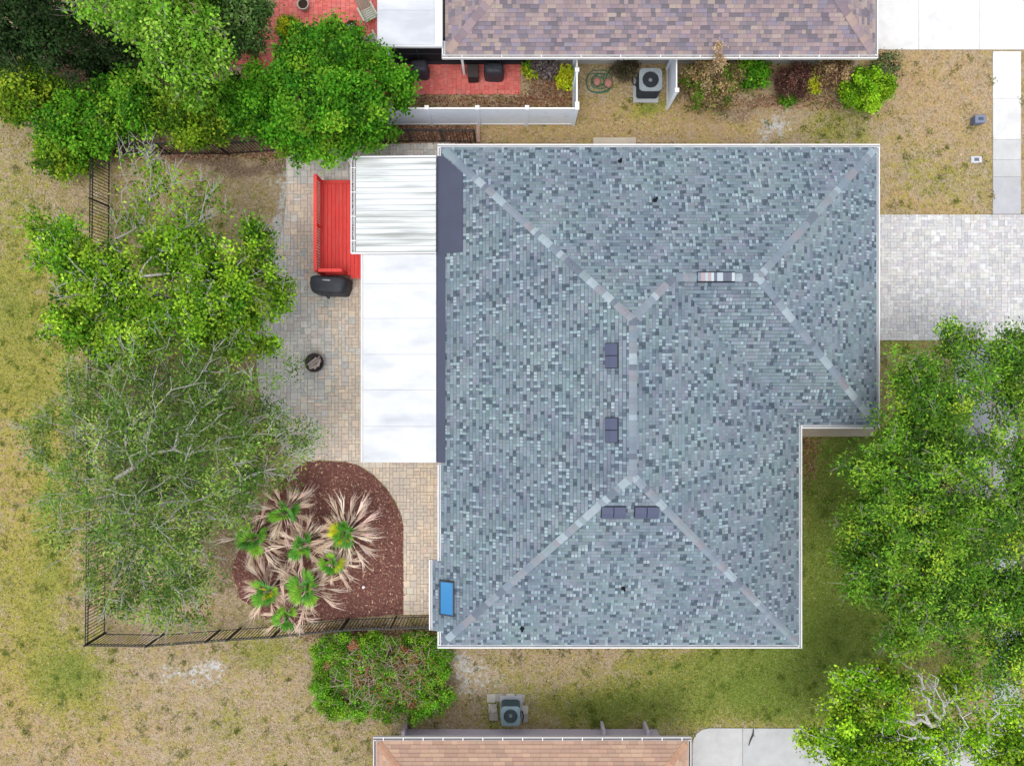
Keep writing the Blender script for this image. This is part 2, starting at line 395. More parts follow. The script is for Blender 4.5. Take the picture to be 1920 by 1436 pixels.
# ------------------------------------------------------------------ paving laid piece by piece
def ashlar(x0, x1, y0, y1, cell, rnd, shapes):
    nx, ny = int((x1 - x0) / cell) + 1, int((y1 - y0) / cell) + 1
    used = np.zeros((nx, ny), bool); out = []
    for j in range(ny):
        for i in range(nx):
            if used[i, j]: continue
            sh = list(shapes); rnd.shuffle(sh)
            for (a, b) in sh + [(1, 1)]:
                if i + a <= nx and j + b <= ny and not used[i:i + a, j:j + b].any():
                    used[i:i + a, j:j + b] = True; out.append((x0 + i * cell, y0 + j * cell, a, b)); break
    return out
def paving(parent, poly, cell, shapes, z, gap, colfn, mat, seed, prefer, name='paver', thick=.05, limit=300):
    rnd = random.Random(seed)
    xs, ys = [p[0] for p in poly], [p[1] for p in poly]
    whole, rest = [], MB(); cache = {}
    for (x, y, a, b) in ashlar(min(xs), max(xs), min(ys), max(ys), cell, rnd, shapes):
        X0, X1, Y0, Y1 = x + gap / 2, x + a * cell - gap / 2, y + gap / 2, y + b * cell - gap / 2
        q = clip(poly, X0, X1, Y0, Y1)
        if not q: continue
        col = colfn(rnd, (X0 + X1) / 2, (Y0 + Y1) / 2); dz = rnd.uniform(-.003, .003)
        full = len(q) == 4 and abs(abs(area(q)) - (X1 - X0) * (Y1 - Y0)) < 1e-6
        if full: whole.append((prefer((X0 + X1) / 2, (Y0 + Y1) / 2), a, b, (X0 + X1) / 2, (Y0 + Y1) / 2, dz, col))
        else: rest.prism(q if area(q) > 0 else q[::-1], z - thick, z + dz, col)
    whole.sort(key=lambda t: -t[0] - .001 * t[1] * t[2])
    for k, (_, a, b, cx, cy, dz, col) in enumerate(whole):
        hx, hy = a * cell / 2 - gap / 2, b * cell / 2 - gap / 2
        if k < limit:
            if (a, b) not in cache:
                mb = MB(); e = .012
                v = [(-hx, -hy, -thick), (hx, -hy, -thick), (hx, hy, -thick), (-hx, hy, -thick),
                     (-hx, -hy, -e * .6), (hx, -hy, -e * .6), (hx, hy, -e * .6), (-hx, hy, -e * .6),
                     (-hx + e, -hy + e, 0), (hx - e, -hy + e, 0), (hx - e, hy - e, 0), (-hx + e, hy - e, 0)]
                f = [(8, 9, 10, 11)]
                for r0 in (0, 4):
                    f += [(r0 + i, r0 + (i + 1) % 4, r0 + 4 + (i + 1) % 4, r0 + 4 + i) for i in range(4)]
                mb.mesh(v, f); cache[(a, b)] = mb.data(name, mat)
            o = bpy.data.objects.new(name, cache[(a, b)]); o.location = (cx, cy, z + dz); o.color = (*col, 1)
            o.rotation_euler = (rnd.uniform(-.006, .006), rnd.uniform(-.006, .006), rnd.uniform(-.012, .012)); put(o, parent)
        else:
            rest.prism([(cx - hx, cy - hy), (cx + hx, cy - hy), (cx + hx, cy + hy), (cx - hx, cy + hy)], z - thick, z + dz, col,
                       topz=[z + dz + rnd.uniform(-.003, .003) for _ in range(4)])
    if rest.f: tag(rest.build(name + '_field', mat, parent), kind='stuff')
def sheet(name, poly, z, mat, depth=.06):
    mb = MB(); mb.prism(poly if area(poly) > 0 else poly[::-1], z - depth, z)
    return tag(mb.build(name, mat), kind='structure')
def jit(rnd, c, a=.08): 
    k = 1 + rnd.uniform(-a, a); return tuple(x * k * (1 + rnd.uniform(-a * .3, a * .3)) for x in c)

patio_px = [(537, 288), (700, 272), (830, 268), (853, 268), (853, 1150), (757, 1152), (757, 985), (752, 962), (742, 940), (725, 914), (702, 890), (676, 873), (650, 865),
            (600, 862), (565, 867), (535, 850), (505, 800), (487, 740), (481, 680), (485, 635), (497, 590), (508, 545), (512, 500), (521, 460), (532, 420), (537, 380)]
patio = [P2(x, y) for x, y in patio_px]
o_patio = sheet('patio', patio, .012, M['joint'])
warm = [A(208, 193, 178), A(202, 187, 173), A(213, 197, 179), A(198, 186, 174), A(208, 190, 175), A(196, 184, 173), A(206, 195, 182)]
pale = [A(200, 197, 192), A(188, 187, 184), A(196, 192, 186), A(182, 181, 179), A(206, 200, 194), A(196, 187, 182)]
def patio_col(r, x, y):
    px, py = x * FPX / CAM_H + 960, 718 - y * FPX / CAM_H
    t = min(1, max(0, (px - 520 - 60 * math.sin(py * .012)) / 110)) if py < 880 else 1.3
    c = r.choice(warm) if r.random() < t else r.choice(pale)
    if py < 340: c = r.choice(pale)
    k = (1.52, 1.46, 1.36) if py > 880 else (1.50, 1.48, 1.44)
    return jit(r, tuple(a * b for a, b in zip(c, k)), .06)
paving(o_patio, patio, .15, [(1, 1), (1, 2), (2, 1), (2, 1), (1, 2), (2, 2), (2, 2)], .035, .013, patio_col, M['paver'], 3,
       lambda x, y: (1 if (-9 < x < -6.9 and -3.4 < y < 4.2) or (-4.75 < x < -3.5 and -10 < y < -3.8) else 0))

drv = [P2(1560, 403), P2(2200, 403), P2(2200, 638), P2(1560, 638)]
o_drv = sheet('driveway', drv, .012, mk('pale_joint', A(206, 204, 200), var=.2))
dcols = [A(232, 230, 228), A(224, 222, 222), A(238, 236, 234), A(230, 224, 222), A(214, 213, 215), A(232, 230, 224), A(242, 241, 240), A(218, 216, 220)]
paving(o_drv, drv, .135, [(1, 1), (1, 1), (1, 2), (2, 1), (2, 1), (2, 2)], .035, .007, lambda r, x, y: jit(r, r.choice(dcols), .06), M['drive_paver'], 5,
       lambda x, y: 1 if (16.4 < x < 22.4 and y > 2.3) else 0)

def slabs(name, rects, z, cols, mat=None, seed=1):
    """a run of cast slabs; each slab is a piece of its own"""
    rnd = random.Random(seed)
    xs = [v for r in rects for v in (r[0], r[2])]; ys = [v for r in rects for v in (r[1], r[3])]
    x0, y1 = P2(min(xs), min(ys)); x1, y0 = P2(max(xs), max(ys))
    base = sheet(name, [(x0, y0), (x1, y0), (x1, y1), (x0, y1)], .008, M['joint'])
    for k, (a, b, c_, d) in enumerate(rects):
        ax, ay = P2(a, d); bx, by = P2(c_, b); mb = MB(); g = .004
        mb.prism([(ax + g, ay + g), (bx - g, ay + g), (bx - g, by - g), (ax + g, by - g)], -.05, z + rnd.uniform(-.003, .003))
        o = mb.build('slab', M['concrete'], base); o.color = (*cols[k % len(cols)], 1); bevel(o, .012)
    return base
W_ = A(252, 251, 249); W2 = A(246, 245, 243); G1 = A(214, 214, 214); G2 = A(204, 204, 208)
slabs('concrete_driveway', [(a, b, c_, d) for (a, c_) in ((1590, 1722), (1722, 1836), (1836, 1960), (1960, 2090)) for (b, d) in ((-200, -60), (-60, 0), (0, 94))], .035,
      [W_, A(250, 249, 248), A(253, 251, 249), W2], seed=2)
slabs('sidewalk', [(1861, 97, 1914, 185), (1861, 185, 1914, 262), (1861, 262, 1914, 300), (1861, 300, 1914, 332), (1861, 332, 1914, 402)], .03, [W_, A(242, 241, 240), A(222, 222, 222), G1, G2], seed=3)
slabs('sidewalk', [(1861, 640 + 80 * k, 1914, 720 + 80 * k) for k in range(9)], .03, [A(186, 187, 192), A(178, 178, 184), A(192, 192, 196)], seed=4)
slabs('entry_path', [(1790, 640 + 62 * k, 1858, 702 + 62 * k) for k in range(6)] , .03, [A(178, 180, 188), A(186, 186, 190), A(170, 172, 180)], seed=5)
# rounded lower driveway
lp = [(1298, 1600), (1298, 1396), (1300, 1384), (1306, 1374), (1316, 1367), (1330, 1364)]
lowd = [P2(x, y) for x, y in lp] + [P2(2100, 1366), P2(2100, 1600)]
o_low = sheet('lower_driveway', lowd, .010, M['joint'])
for k, (a, c_) in enumerate(((1290, 1392), (1392, 1560), (1560, 1728), (1728, 1900), (1900, 2110))):
    ax, bx = P2(a, 0)[0], P2(c_, 0)[0]
    for (b, d) in ((1350, 1470), (1470, 1610)):
        q = clip(lowd, ax + .008, bx - .008, P2(0, d)[1] + .008, P2(0, b)[1] - .008)
        if not q: continue
        mb = MB(); mb.prism(q if area(q) > 0 else q[::-1], -.05, .035); o = mb.build('slab', M['concrete'], o_low); o.color = (*(A(222, 221, 220), A(214, 214, 214), A(218, 217, 218))[k % 3], 1); bevel(o, .012)

# mulch bed
mul_px = [(755, 1150), (755, 985), (750, 963), (740, 942), (723, 916), (700, 892), (675, 875), (650, 867), (600, 865), (567, 869), (530, 900), (490, 955), (455, 1010), (435, 1070), (450, 1120), (500, 1158), (560, 1168), (660, 1158)]
mul = [P2(x, y) for x, y in mul_px]
o_mul = sheet('mulch_bed', mul, .014, M['mulch_base'])
mb = MB(); rnd = random.Random(21)
chipc = [A(158, 104, 94), A(140, 90, 82), A(172, 122, 106), A(196, 150, 128), A(122, 80, 72), A(232, 200, 168), A(150, 112, 104)]
n_ = 0
while n_ < 9000:
    x, y = rnd.uniform(-13, -4.7), rnd.uniform(-10.8, -3.2)
    if not inside(x, y, mul): continue
    n_ += 1
    a = rnd.uniform(0, 6.3); l, wd, t = rnd.uniform(.04, .13), rnd.uniform(.02, .05), rnd.uniform(.006, .014)
    u = Vector((math.cos(a), math.sin(a), rnd.uniform(-.3, .3))) * l; v = Vector((-math.sin(a), math.cos(a), rnd.uniform(-.25, .25))) * wd
    cc_ = jit(rnd, rnd.choices(chipc, [5, 5, 4, 3, 4, 1.3, 4])[0], .15)
    o3 = Vector((x, y, .016 + rnd.random() * .015))
    q = [o3, o3 + u, o3 + u + v, o3 + v]
    mb.face([p_ + Vector((0, 0, t)) for p_ in q], cc_)
    mb.face([q[0], q[1], q[1] + Vector((0, 0, t)), q[0] + Vector((0, 0, t))], cc_); mb.face([q[2], q[3], q[3] + Vector((0, 0, t)), q[2] + Vector((0, 0, t))], cc_)
tag(mb.build('mulch', M['chip']), 'reddish brown bark mulch covering the curved palm bed', 'mulch', kind='stuff')

# neighbour's red patio
redp = [P2(x, y) for x, y in [(515, -80), (720, -80), (720, 117), (976, 117), (976, 178), (700, 178), (640, 150), (430, 120), (430, 66), (515, 30)]]
o_red = sheet('red_patio', redp, .012, mk('red_joint', A(216, 112, 104), var=.2))
rc = [A(252, 136, 126), A(246, 130, 122), A(255, 144, 132), A(242, 126, 118), A(248, 142, 134)]
paving(o_red, redp, .10, [(2, 2), (2, 2), (3, 2), (2, 3)], .03, .010, lambda r, x, y: jit(r, r.choice(rc), .04), M['red_paver'], 9,
       lambda x, y: 1 if (x > -4.7 and y < 14) or (-10.3 < x < -6.0 and 14.3 < y < 17) else 0)

def rect_slab(name, px0, py0, px1, py1, z, col, m='concrete'):
    a, b = P2(px0, py1), P2(px1, py0); mb = MB(); mb.prism([a, (b[0], a[1]), b, (a[0], b[1])], -.05, z)
    o = mb.build(name, M[m]); o.color = (*col, 1); bevel(o, .015); return tag(o, kind='structure')
rect_slab('entry_step', 1440, 770, 1640, 818, .09, A(190, 178, 158))
rect_slab('back_step', 1112, 259, 1192, 300, .08, A(226, 212, 192))
rect_slab('garden_edging', 893, 236, 900, 268, .10, A(206, 170, 150))

# ------------------------------------------------------------------ roofs
PITCH = 0.4167
ZE = 2.5
class RoofFace:
    """one roof slope: eave from a to b (plan), rising to the left of a->b"""
    def __init__(s, pts, ze, pitch=PITCH):
        a, b = Vector(pts[0]), Vector(pts[1])
        s.o = Vector((a.x, a.y, ze)); s.u = Vector((b.x - a.x, b.y - a.y, 0)).normalized()
        s.n2 = Vector((-s.u.y, s.u.x, 0))
        k = math.sqrt(1 + pitch * pitch); s.k = k
        s.vd = (s.n2 + Vector((0, 0, pitch))) / k            # unit vector up the slope
        s.n = s.u.cross(s.vd).normalized(); s.pitch = pitch
        s.uv = [((Vector((p[0], p[1], 0)) - Vector((a.x, a.y, 0))).dot(s.u), (Vector((p[0], p[1], 0)) - Vector((a.x, a.y, 0))).dot(s.n2) * k) for p in pts]
        s.poly = pts
    def at(s, u, v, h=0): return s.o + s.u * u + s.vd * v + s.n * h
    def mat(s, u, v, h=0):
        p = s.at(u, v, h); m = Matrix((s.u, s.vd, s.n)).transposed().to_4x4(); m.translation = p; return m
def zroof(faces, x, y):
    for f in faces:
        if inside(x, y, f.poly):
            d = (Vector((x, y, 0)) - Vector((f.o.x, f.o.y, 0))).dot(f.n2); return f.o.z + d * f.pitch, f
    return ZE, faces[0]
def sheathing(faces, soffit, z, name, parent):
    mb = MB()
    for f in faces: mb.face([f.at(u, v, 0) for u, v in f.uv], A(70, 76, 86))
    mb.face([(p[0], p[1], z - .02) for p in reversed(soffit)], (.7, .7, .7))
    n = len(soffit)
    for i in range(n):
        a, b = soffit[i], soffit[(i + 1) % n]; mb.face([(a[0], a[1], z - .02), (b[0], b[1], z - .02), (b[0], b[1], z), (a[0], a[1], z)], (.7, .7, .7))
    return mb.build(name, M['shingle'], parent)
def shingle_piece(mb, f, q, v0, v1, col, h0, h1):
    """q: clipped polygon in (u, v); lower edge stands h0 proud, upper edge h1"""
    if area(q) < 0: q = q[::-1]
    hh = [h0 + (h1 - h0) * (v - v0) / (v1 - v0) for u, v in q]
    top = [f.at(u, v, h) for (u, v), h in zip(q, hh)]; bot = [f.at(u, v, -.002) for u, v in q]
    mb.face(top, col)
    n = len(q)
    for i in range(n):
        j = (i + 1) % n
        if max(q[i][1], q[j][1]) > v1 - 1e-4 and min(q[i][1], q[j][1]) > v1 - 1e-4: continue
        mb.face([bot[i], bot[j], top[j], top[i]], tuple(x * .8 for x in col))
# --- main roof courses
mid_c = [A(138, 153, 165), A(144, 160, 170), A(132, 148, 160), A(146, 161, 168), A(141, 151, 166), A(136, 154, 162), A(150, 164, 173), A(144, 152, 166), A(140, 157, 163)]
lite_c = [A(170, 190, 200), A(161, 182, 191), A(176, 194, 203), A(164, 177, 192), A(168, 189, 193)]
dark_c = [A(102, 117, 130), A(110, 125, 138), A(96, 110, 122), A(114, 126, 142)]
def sheet_pattern(r):
    n, out, i = 8, [], 0                     # eight tabs to a one metre sheet
    while i < n:
        x = r.random(); t = i / n
        if x < .22: out.append((t, t + .118, 'm', r.randrange(9), r.uniform(.86, 1.12))); i += 1
        elif x < .54: out.append((t, t + .25 if i + 2 <= n else 1.0, 'm', r.randrange(9), r.uniform(.88, 1.1))); i += 2
        elif x < .78: out.append((t, t + .115, 'l', r.randrange(5), r.uniform(.85, 1.05))); i += 1
        else: out.append((t, t + .122, 'd', r.randrange(4), r.uniform(.9, 1.15))); i += 1
    return out
prnd = random.Random(5)
PATTERNS = [sheet_pattern(prnd) for _ in range(11)]
def main_shingles(faces, parent, expo=.143):
    mb = MB(); r = random.Random(77)
    for fi, f in enumerate(faces):
        vmax = max(v for _, v in f.uv); umin, umax = min(u for u, _ in f.uv), max(u for u, _ in f.uv)
        for c in range(int(vmax / expo) + 1):
            v0, v1 = c * expo, (c + 1) * expo
            off = (c * .375 + fi * .2) % 1.0 + r.uniform(-.012, .012)
            k = int(math.floor(umin)) - 1
            while k - off < umax:
                pat = PATTERNS[(k * 3 + c * 5 + (c // 9) + fi * 3 + (r.randrange(11) if r.random() < .3 else 0)) % 11]
                base = r.uniform(.93, 1.07)
                for (a, b, kind, ci, br) in pat:
                    u0, u1 = k - off + a, k - off + b
                    e_ = .0005 if kind == 'm' else .003
                    q = clip(f.uv, u0 + e_, u1 - e_, v0, v1 - .017)  # gap bares the dark sheathing, whose colour draws the shadow line between courses
                    if not q: continue
                    if kind == 'm': col = mid_c[ci]
                    elif kind == 'l': col = lite_c[ci % 5]
                    else: col = dark_c[ci % 4]
                    kk = br * base * r.uniform(.95, 1.05); wp = f.at(u0, v0); lo = math.sin(wp.x * .9 + 1.3 * math.sin(wp.y * .5)) * math.sin(wp.y * 1.1 + 1.7 * math.sin(wp.x * .37)); lo2 = math.sin(wp.x * 2.3 - wp.y * 1.9 + 2 * math.sin(wp.y * .8))
                    kk *= 1 + .05 * lo + .03 * lo2; col = (col[0] * kk * (1 + .03 * lo2), col[1] * kk * (1 + .02 * lo), col[2] * kk * (1 - .02 * lo))
                    hi = .022 if kind != 'd' else .012
                    shingle_piece(mb, f, q, v0, v1, col, hi, .004)
                k += 1
    return tag(mb.build('shingles', M['shingle'], parent), kind='stuff')

def hip_caps(parent, a, b, na, nb, cols, expo, half, seed, name='ridge_cap', rag=.0, start=0.0):
    """cap shingles along a->b (a low, b high); na, nb are the normals of the two slopes"""
    a, b = Vector(a), Vector(b); d = (b - a); Ln = d.length; d.normalize(); r = random.Random(seed)
    s1 = d.cross(na).normalized(); s2 = d.cross(nb).normalized()
    up = (na + nb).normalized()
    out1 = (na - nb); 
    if s1.dot(out1) < 0: s1 = -s1
    if s2.dot(-out1) < 0: s2 = -s2
    t = .012; e = expo + .05
    v = [s1 * half + na * .03, up * .045, s2 * half + nb * .03,
         d * e + s1 * half + na * .016, d * e + up * .026, d * e + s2 * half + nb * .016]
    bt = [p_ - up * t * 1.6 for p_ in v[:3]]
    mb = MB(); mb.mesh(v + bt, [(0, 1, 4, 3), (1, 2, 5, 4), (0, 6, 7, 1), (1, 7, 8, 2), (0, 3, 6), (2, 8, 5)])
    me = mb.data(name, M['shingle']); n = int((Ln - start) / expo); col = None; run = 0
    for k in range(n):
        if run <= 0: col = r.choice(cols); run = r.choice([1, 1, 1, 2, 2, 3])
        run -= 1
        o = bpy.data.objects.new(name, me); o.location = a + d * (start + k * expo); o.color = (*jit(r, col, .05), 1); put(o, parent)

# plan of the main roof (edges of the shingles; the gutters stand outside)
X0, X1, X2 = -2.86, 11.55, 14.68
Y0, Y1, YN = -10.54, 9.48, -1.69
wm_ = (X1 - X0) / 2; xr = X0 + wm_
ww_ = (Y1 - YN) / 2; yr = YN + ww_
pR0, pR1 = (xr, Y0 + wm_), (xr, Y1 - wm_)                     # main ridge
pW0 = (X1 - (Y1 - yr), yr); pW1 = (X2 - ww_, yr)              # wing ridge
F_n = RoofFace([(X2, Y1), (X0, Y1), pR1, pW0, pW1], ZE)
F_w = RoofFace([(X0, Y1), (X0, Y0), pR0, pR1], ZE)
F_s = RoofFace([(X0, Y0), (X1, Y0), pR0], ZE)
F_e = RoofFace([(X1, Y0), (X1, YN), pW0, pR1, pR0], ZE)
F_ws = RoofFace([(X1, YN), (X2, YN), pW1, pW0], ZE)
F_we = RoofFace([(X2, YN), (X2, Y1), pW1], ZE)
MAIN = [F_n, F_w, F_s, F_e, F_ws, F_we]
ZR, ZW = ZE + wm_ * PITCH, ZE + ww_ * PITCH
# bump-out of the west eave
BX = -3.22; BYa, BYb = -10.0, -7.16
F_b = RoofFace([(BX, BYb), (BX, BYa), (X0 - .001, BYa), (X0 - .001, BYb)], ZE - (X0 - BX) * PITCH)

house = thing('house', 'house with blue grey shingle hip roof and white patio covers at its left', 'house', (4, 0, 0))
plan = [(X0, Y0), (X1, Y0), (X1, YN), (X2, YN), (X2, Y1), (X0, Y1)]
ins = [(X0 + .5, Y0 + .5), (X1 - .5, Y0 + .5), (X1 - .5, YN + .5), (X2 - .5, YN + .5), (X2 - .5, Y1 - .5), (X0 + .5, Y1 - .5)]
mb = MB(); mb.prism(ins, 0, ZE - .022); mb.build('wall', M['wall'], house)
roof = sheathing(MAIN, plan, ZE, 'roof', house)
main_shingles(MAIN + [F_b], roof)
mb = MB(); mb.face([F_b.at(u, v, 0) for u, v in F_b.uv], A(70, 76, 86)); zb = F_b.o.z
mb.box(BX + .02, X0 - .002, BYa + .01, BYb - .01, zb - .16, zb - .02, (.7, .7, .7)); mb.build('eave_extension', M['shingle'], house)
cap_c = [A(150, 160, 172), A(154, 166, 177), A(142, 155, 169), A(158, 164, 172), A(176, 192, 201), A(182, 196, 204), A(126, 136, 150), A(156, 172, 179), A(160, 161, 170), A(146, 160, 174)]
z3 = lambda p_, z: (p_[0], p_[1], z)
for k, (a, b, n1, n2, ex) in enumerate([
    ((X0 + .12, Y1 - .12, ZE + .05), z3(pR1, ZR), F_n.n, F_w.n, .20), ((X0 + .12, Y0 + .12, ZE + .05), z3(pR0, ZR), F_s.n, F_w.n, .20),
    ((X1 - .12, Y0 + .12, ZE + .05), z3(pR0, ZR), F_s.n, F_e.n, .20), (z3(pR0, ZR), z3(pR1, ZR), F_w.n, F_e.n, .20),
    (z3(pW0, ZW), z3(pR1, ZR), F_n.n, F_e.n, .20), ((X2 - .12, Y1 - .12, ZE + .05), z3(pW1, ZW), F_n.n, F_we.n, .20),
    ((X2 - .12, YN + .12, ZE + .05), z3(pW1, ZW), F_ws.n, F_we.n, .20), (z3(pW1, ZW), z3(pW0, ZW), F_n.n, F_ws.n, .20)]):
    hip_caps(roof, a, b, n1, n2, cap_c, ex, .145, 40 + k)
# raised ridge vent on the wing ridge
mb = MB(); rv0, rv1 = P(1307, 514, ZW)[0], P(1377, 514, ZW)[0]; r_ = random.Random(8); x = rv0
mb.box(rv0, rv1, yr - .19, yr + .19, ZW - .04, ZW + .075, A(52, 56, 66)); rv = mb.build('ridge_vent', M['shingle'], house)
while x < rv1 - .05:
    x2 = min(rv1 - .012, x + r_.choice([.11, .16, .22])); mb = MB(); mb.box(x + .004, x2, yr - .155, yr + .155, ZW + .076, ZW + .095)
    o = mb.build('cap_shingle', M['shingle'], rv); o.color = (*r_.choice([A(200, 212, 222), A(196, 178, 180), A(150, 160, 180), A(120, 126, 142), A(214, 222, 228)]), 1); x = x2

# gutters: open troughs
def gutter(parent, a, b, nrm, z, m, wd=.14, ext=(0, 0), inner=A(240, 240, 244), straps=0, debris=None, frame=(.8, .8, .8)):
    a, b, nrm = Vector((*a, 0)), Vector((*b, 0)), Vector((*nrm, 0)); d = (b - a).normalized()
    a = a - d * ext[0]; b = b + d * ext[1]; Lv = b - a; up = Vector((0, 0, 1)); Z = Vector((0, 0, z))
    mb = MB()
    mb.obox(a + Z - up * .13 + nrm * .004, Lv, nrm * .026, up * .125, frame)                          # back
    mb.obox(a + Z - up * .129 + nrm * .030, Lv, nrm * (wd - .062), up * .04, inner)     # floor
    mb.obox(a + Z - up * .13 + nrm * (wd - .032), Lv, nrm * .032, up * .13, frame)               # front
    mb.obox(a + Z - up * .012 + nrm * (wd - .046), Lv, nrm * .0139, up * .0118, frame)              # rolled lip
    for e, s_ in ((a, 1), (b, -1)): mb.obox(e + Z - up * .128 + nrm * .005, d * (.012 * s_), nrm * (wd - .01), up * .125, frame)
    o = mb.build('gutter', m, parent)
    if straps:
        for k in range(straps):
            t = (k + .5) / straps; c_ = a + Lv * t; mb = MB(); mb.obox(c_ + Z - nrm * .06 + up * .004, d * .03, nrm * (wd + .06), up * .008); mb.build('strap', m, o)
    if debris:
        mb = MB(); r = random.Random(int(abs(a.x * 100)))
        for k in range(int(Lv.length * 45)):
            c_ = a + Lv * r.random() + nrm * r.uniform(.03, wd - .05) + Z - up * (.115 - r.random() * .05)
            an = r.uniform(0, 6.3); u_ = Vector((math.cos(an), math.sin(an), r.uniform(-.3, .3))) * r.uniform(.03, .08); v_ = Vector((-math.sin(an), math.cos(an), r.uniform(-.3, .3))) * .03
            mb.face([c_, c_ + u_, c_ + u_ + v_, c_ + v_], jit(r, r.choice(debris), .2))
        tag(mb.build('leaf_litter', M['chip'], o), kind='stuff')
    return o
G = .142
gutter(house, (X0, Y1), (X2, Y1), (0, 1), ZE, M['white'], ext=(G, G))
gutter(house, (X2, YN), (X2, Y1 - .002), (1, 0), ZE, M['white'], ext=(G, 0))
gutter(house, (X1 + G, YN), (X2 - .002, YN), (0, -1), ZE, M['white'], ext=(-.003, 0))
gutter(house, (X1, Y0), (X1, YN), (1, 0), ZE, M['white'], ext=(G, 0))
gutter(house, (X0, Y0), (X1 - .002, Y0), (0, -1), ZE, M['white'], ext=(G, 0))
gutter(house, (X0, Y0 + .002), (X0, BYa - .003), (-1, 0), ZE, M['white'])
gutter(house, (BX, BYa), (BX, BYb), (-1, 0), zb, M['white'])
gutter(house, (X0, BYb + .004), (X0, -3.28), (-1, 0), ZE, M['white'])
gutter(house, (X0, 9.14), (X0, Y1 - .002), (-1, 0), ZE, M['white'])

# skylight
s0, s1 = P(824, 1089, 2.62), P(851, 1152, 2.62)
zs = lambda x: ZE + (x - X0) * PITCH
def slope_box(mb, xa, xb, ya, yb, h0, h1, col=(1, 1, 1)):
    v = [(xa, ya, zs(xa) + h0), (xb, ya, zs(xb) + h0), (xb, yb, zs(xb) + h0), (xa, yb, zs(xa) + h0), (xa, ya, zs(xa) + h1), (xb, ya, zs(xb) + h1), (xb, yb, zs(xb) + h1), (xa, yb, zs(xa) + h1)]
    mb.mesh(v, [(0, 3, 2, 1), (4, 5, 6, 7), (0, 1, 5, 4), (1, 2, 6, 5), (2, 3, 7, 6), (3, 0, 4, 7)], col)
xa, xb, ya, yb = s0[0], s1[0], s1[1], s0[1]
mb = MB(); fr = A(128, 140, 152)
slope_box(mb, xa - .02, xa + .03, ya - .02, yb + .02, -.02, .12, fr); slope_box(mb, xb - .03, xb + .02, ya - .02, yb + .02, -.02, .12, fr)
slope_box(mb, xa + .03, xb - .03, ya - .02, ya + .03, -.02, .12, fr); slope_box(mb, xa + .03, xb - .03, yb - .03, yb + .02, -.02, .12, fr)
sk = mb.build('skylight', M['grey_metal'], house)
mb = MB(); slope_box(mb, xa + .031, xb - .031, ya + .031, yb - .031, .06, .10); mb.build('pane', M['glass'], sk)

# box vents, each a pair of low hoods
def hood(vent, f, u, v, wu, wv, wv_name='hood'):
    mb = MB(); h = .13
    b = [(-wu / 2, -wv / 2), (wu / 2, -wv / 2), (wu / 2, wv / 2), (-wu / 2, wv / 2)]
    lo = [(x, y, .02) for x, y in b]; t = [(-wu / 2, -wv / 2, h), (wu / 2, -wv / 2, h), (wu / 2, .02, h + .03), (-wu / 2, .02, h + .03), (wu / 2, wv / 2, .05), (-wu / 2, wv / 2, .05)]
    mb.mesh(lo + t, [(4, 5, 6, 7), (7, 6, 8, 9), (0, 1, 5, 4), (1, 2, 8, 6, 5), (3, 0, 4, 7, 9), (2, 3, 9, 8)])
    o = bpy.data.objects.new(wv_name, mb.data(wv_name, M['vent'])); o.matrix_basis = f.mat(u, v); put(o, vent)
for (px, py, f, along) in ((1147, 667, F_w, 'y'), (1147, 806, F_w, 'y'), (1150, 959, F_s, 'x'), (1212, 959, F_s, 'x')):
    z = 5.2 if f is F_w else 4.9
    for _ in range(4):
        x, y, _z = P(px, py, z); z, _f = zroof([f], x, y)
    rel = Vector((x, y, 0)) - Vector((f.o.x, f.o.y, 0)); u, v = rel.dot(f.u), rel.dot(f.n2) * f.k
    mb = MB(); mb.box(-.46, .46, -.25, .25, .012, .03, A(60, 66, 88)); o = bpy.data.objects.new('roof_vent', mb.data('roof_vent', M['vent'])); o.matrix_basis = f.mat(u, v); put(o, house)
    hood(o, f, u - .225, v, .42, .44); hood(o, f, u + .225, v, .42, .44)
for (px, py, f) in ((1163, 302, F_n), (1229, 375, F_n), (1169, 1103, F_s), (979, 1179, F_s)):
    z = 3
    for _ in range(5):
        x, y, _z = P(px, py, z + .1); z, _f = zroof([f], x, y)
    mb = MB(); mb.lathe([(.10, .012), (.07, .05), (.05, .07), (.045, .34), (.03, .34), (.028, .2)], 10, A(40, 42, 50), (x, y, z)); mb.build('vent_pipe', M['tint'], house)

# dark membrane strips where the patio covers meet the roof
def membrane(poly):
    mb = MB(); n = len(poly); t = [(x, y, zs(x) + .045) for x, y in poly]; b = [(x, y, zs(x) - .02) for x, y in poly]
    mb.mesh(b + t, [tuple(range(n, 2 * n))] + [(i, (i + 1) % n, n + (i + 1) % n, n + i) for i in range(n)]); mb.build('roof_membrane', M['membrane'], house)
membrane([(-3.04, 5.20), (-1.95, 5.20), (-1.95, 8.30), (-2.75, 9.10), (-3.04, 9.10)])
membrane([(-3.04, -3.20), (-2.68, -3.20), (-2.68, 5.197), (-3.04, 5.197)])
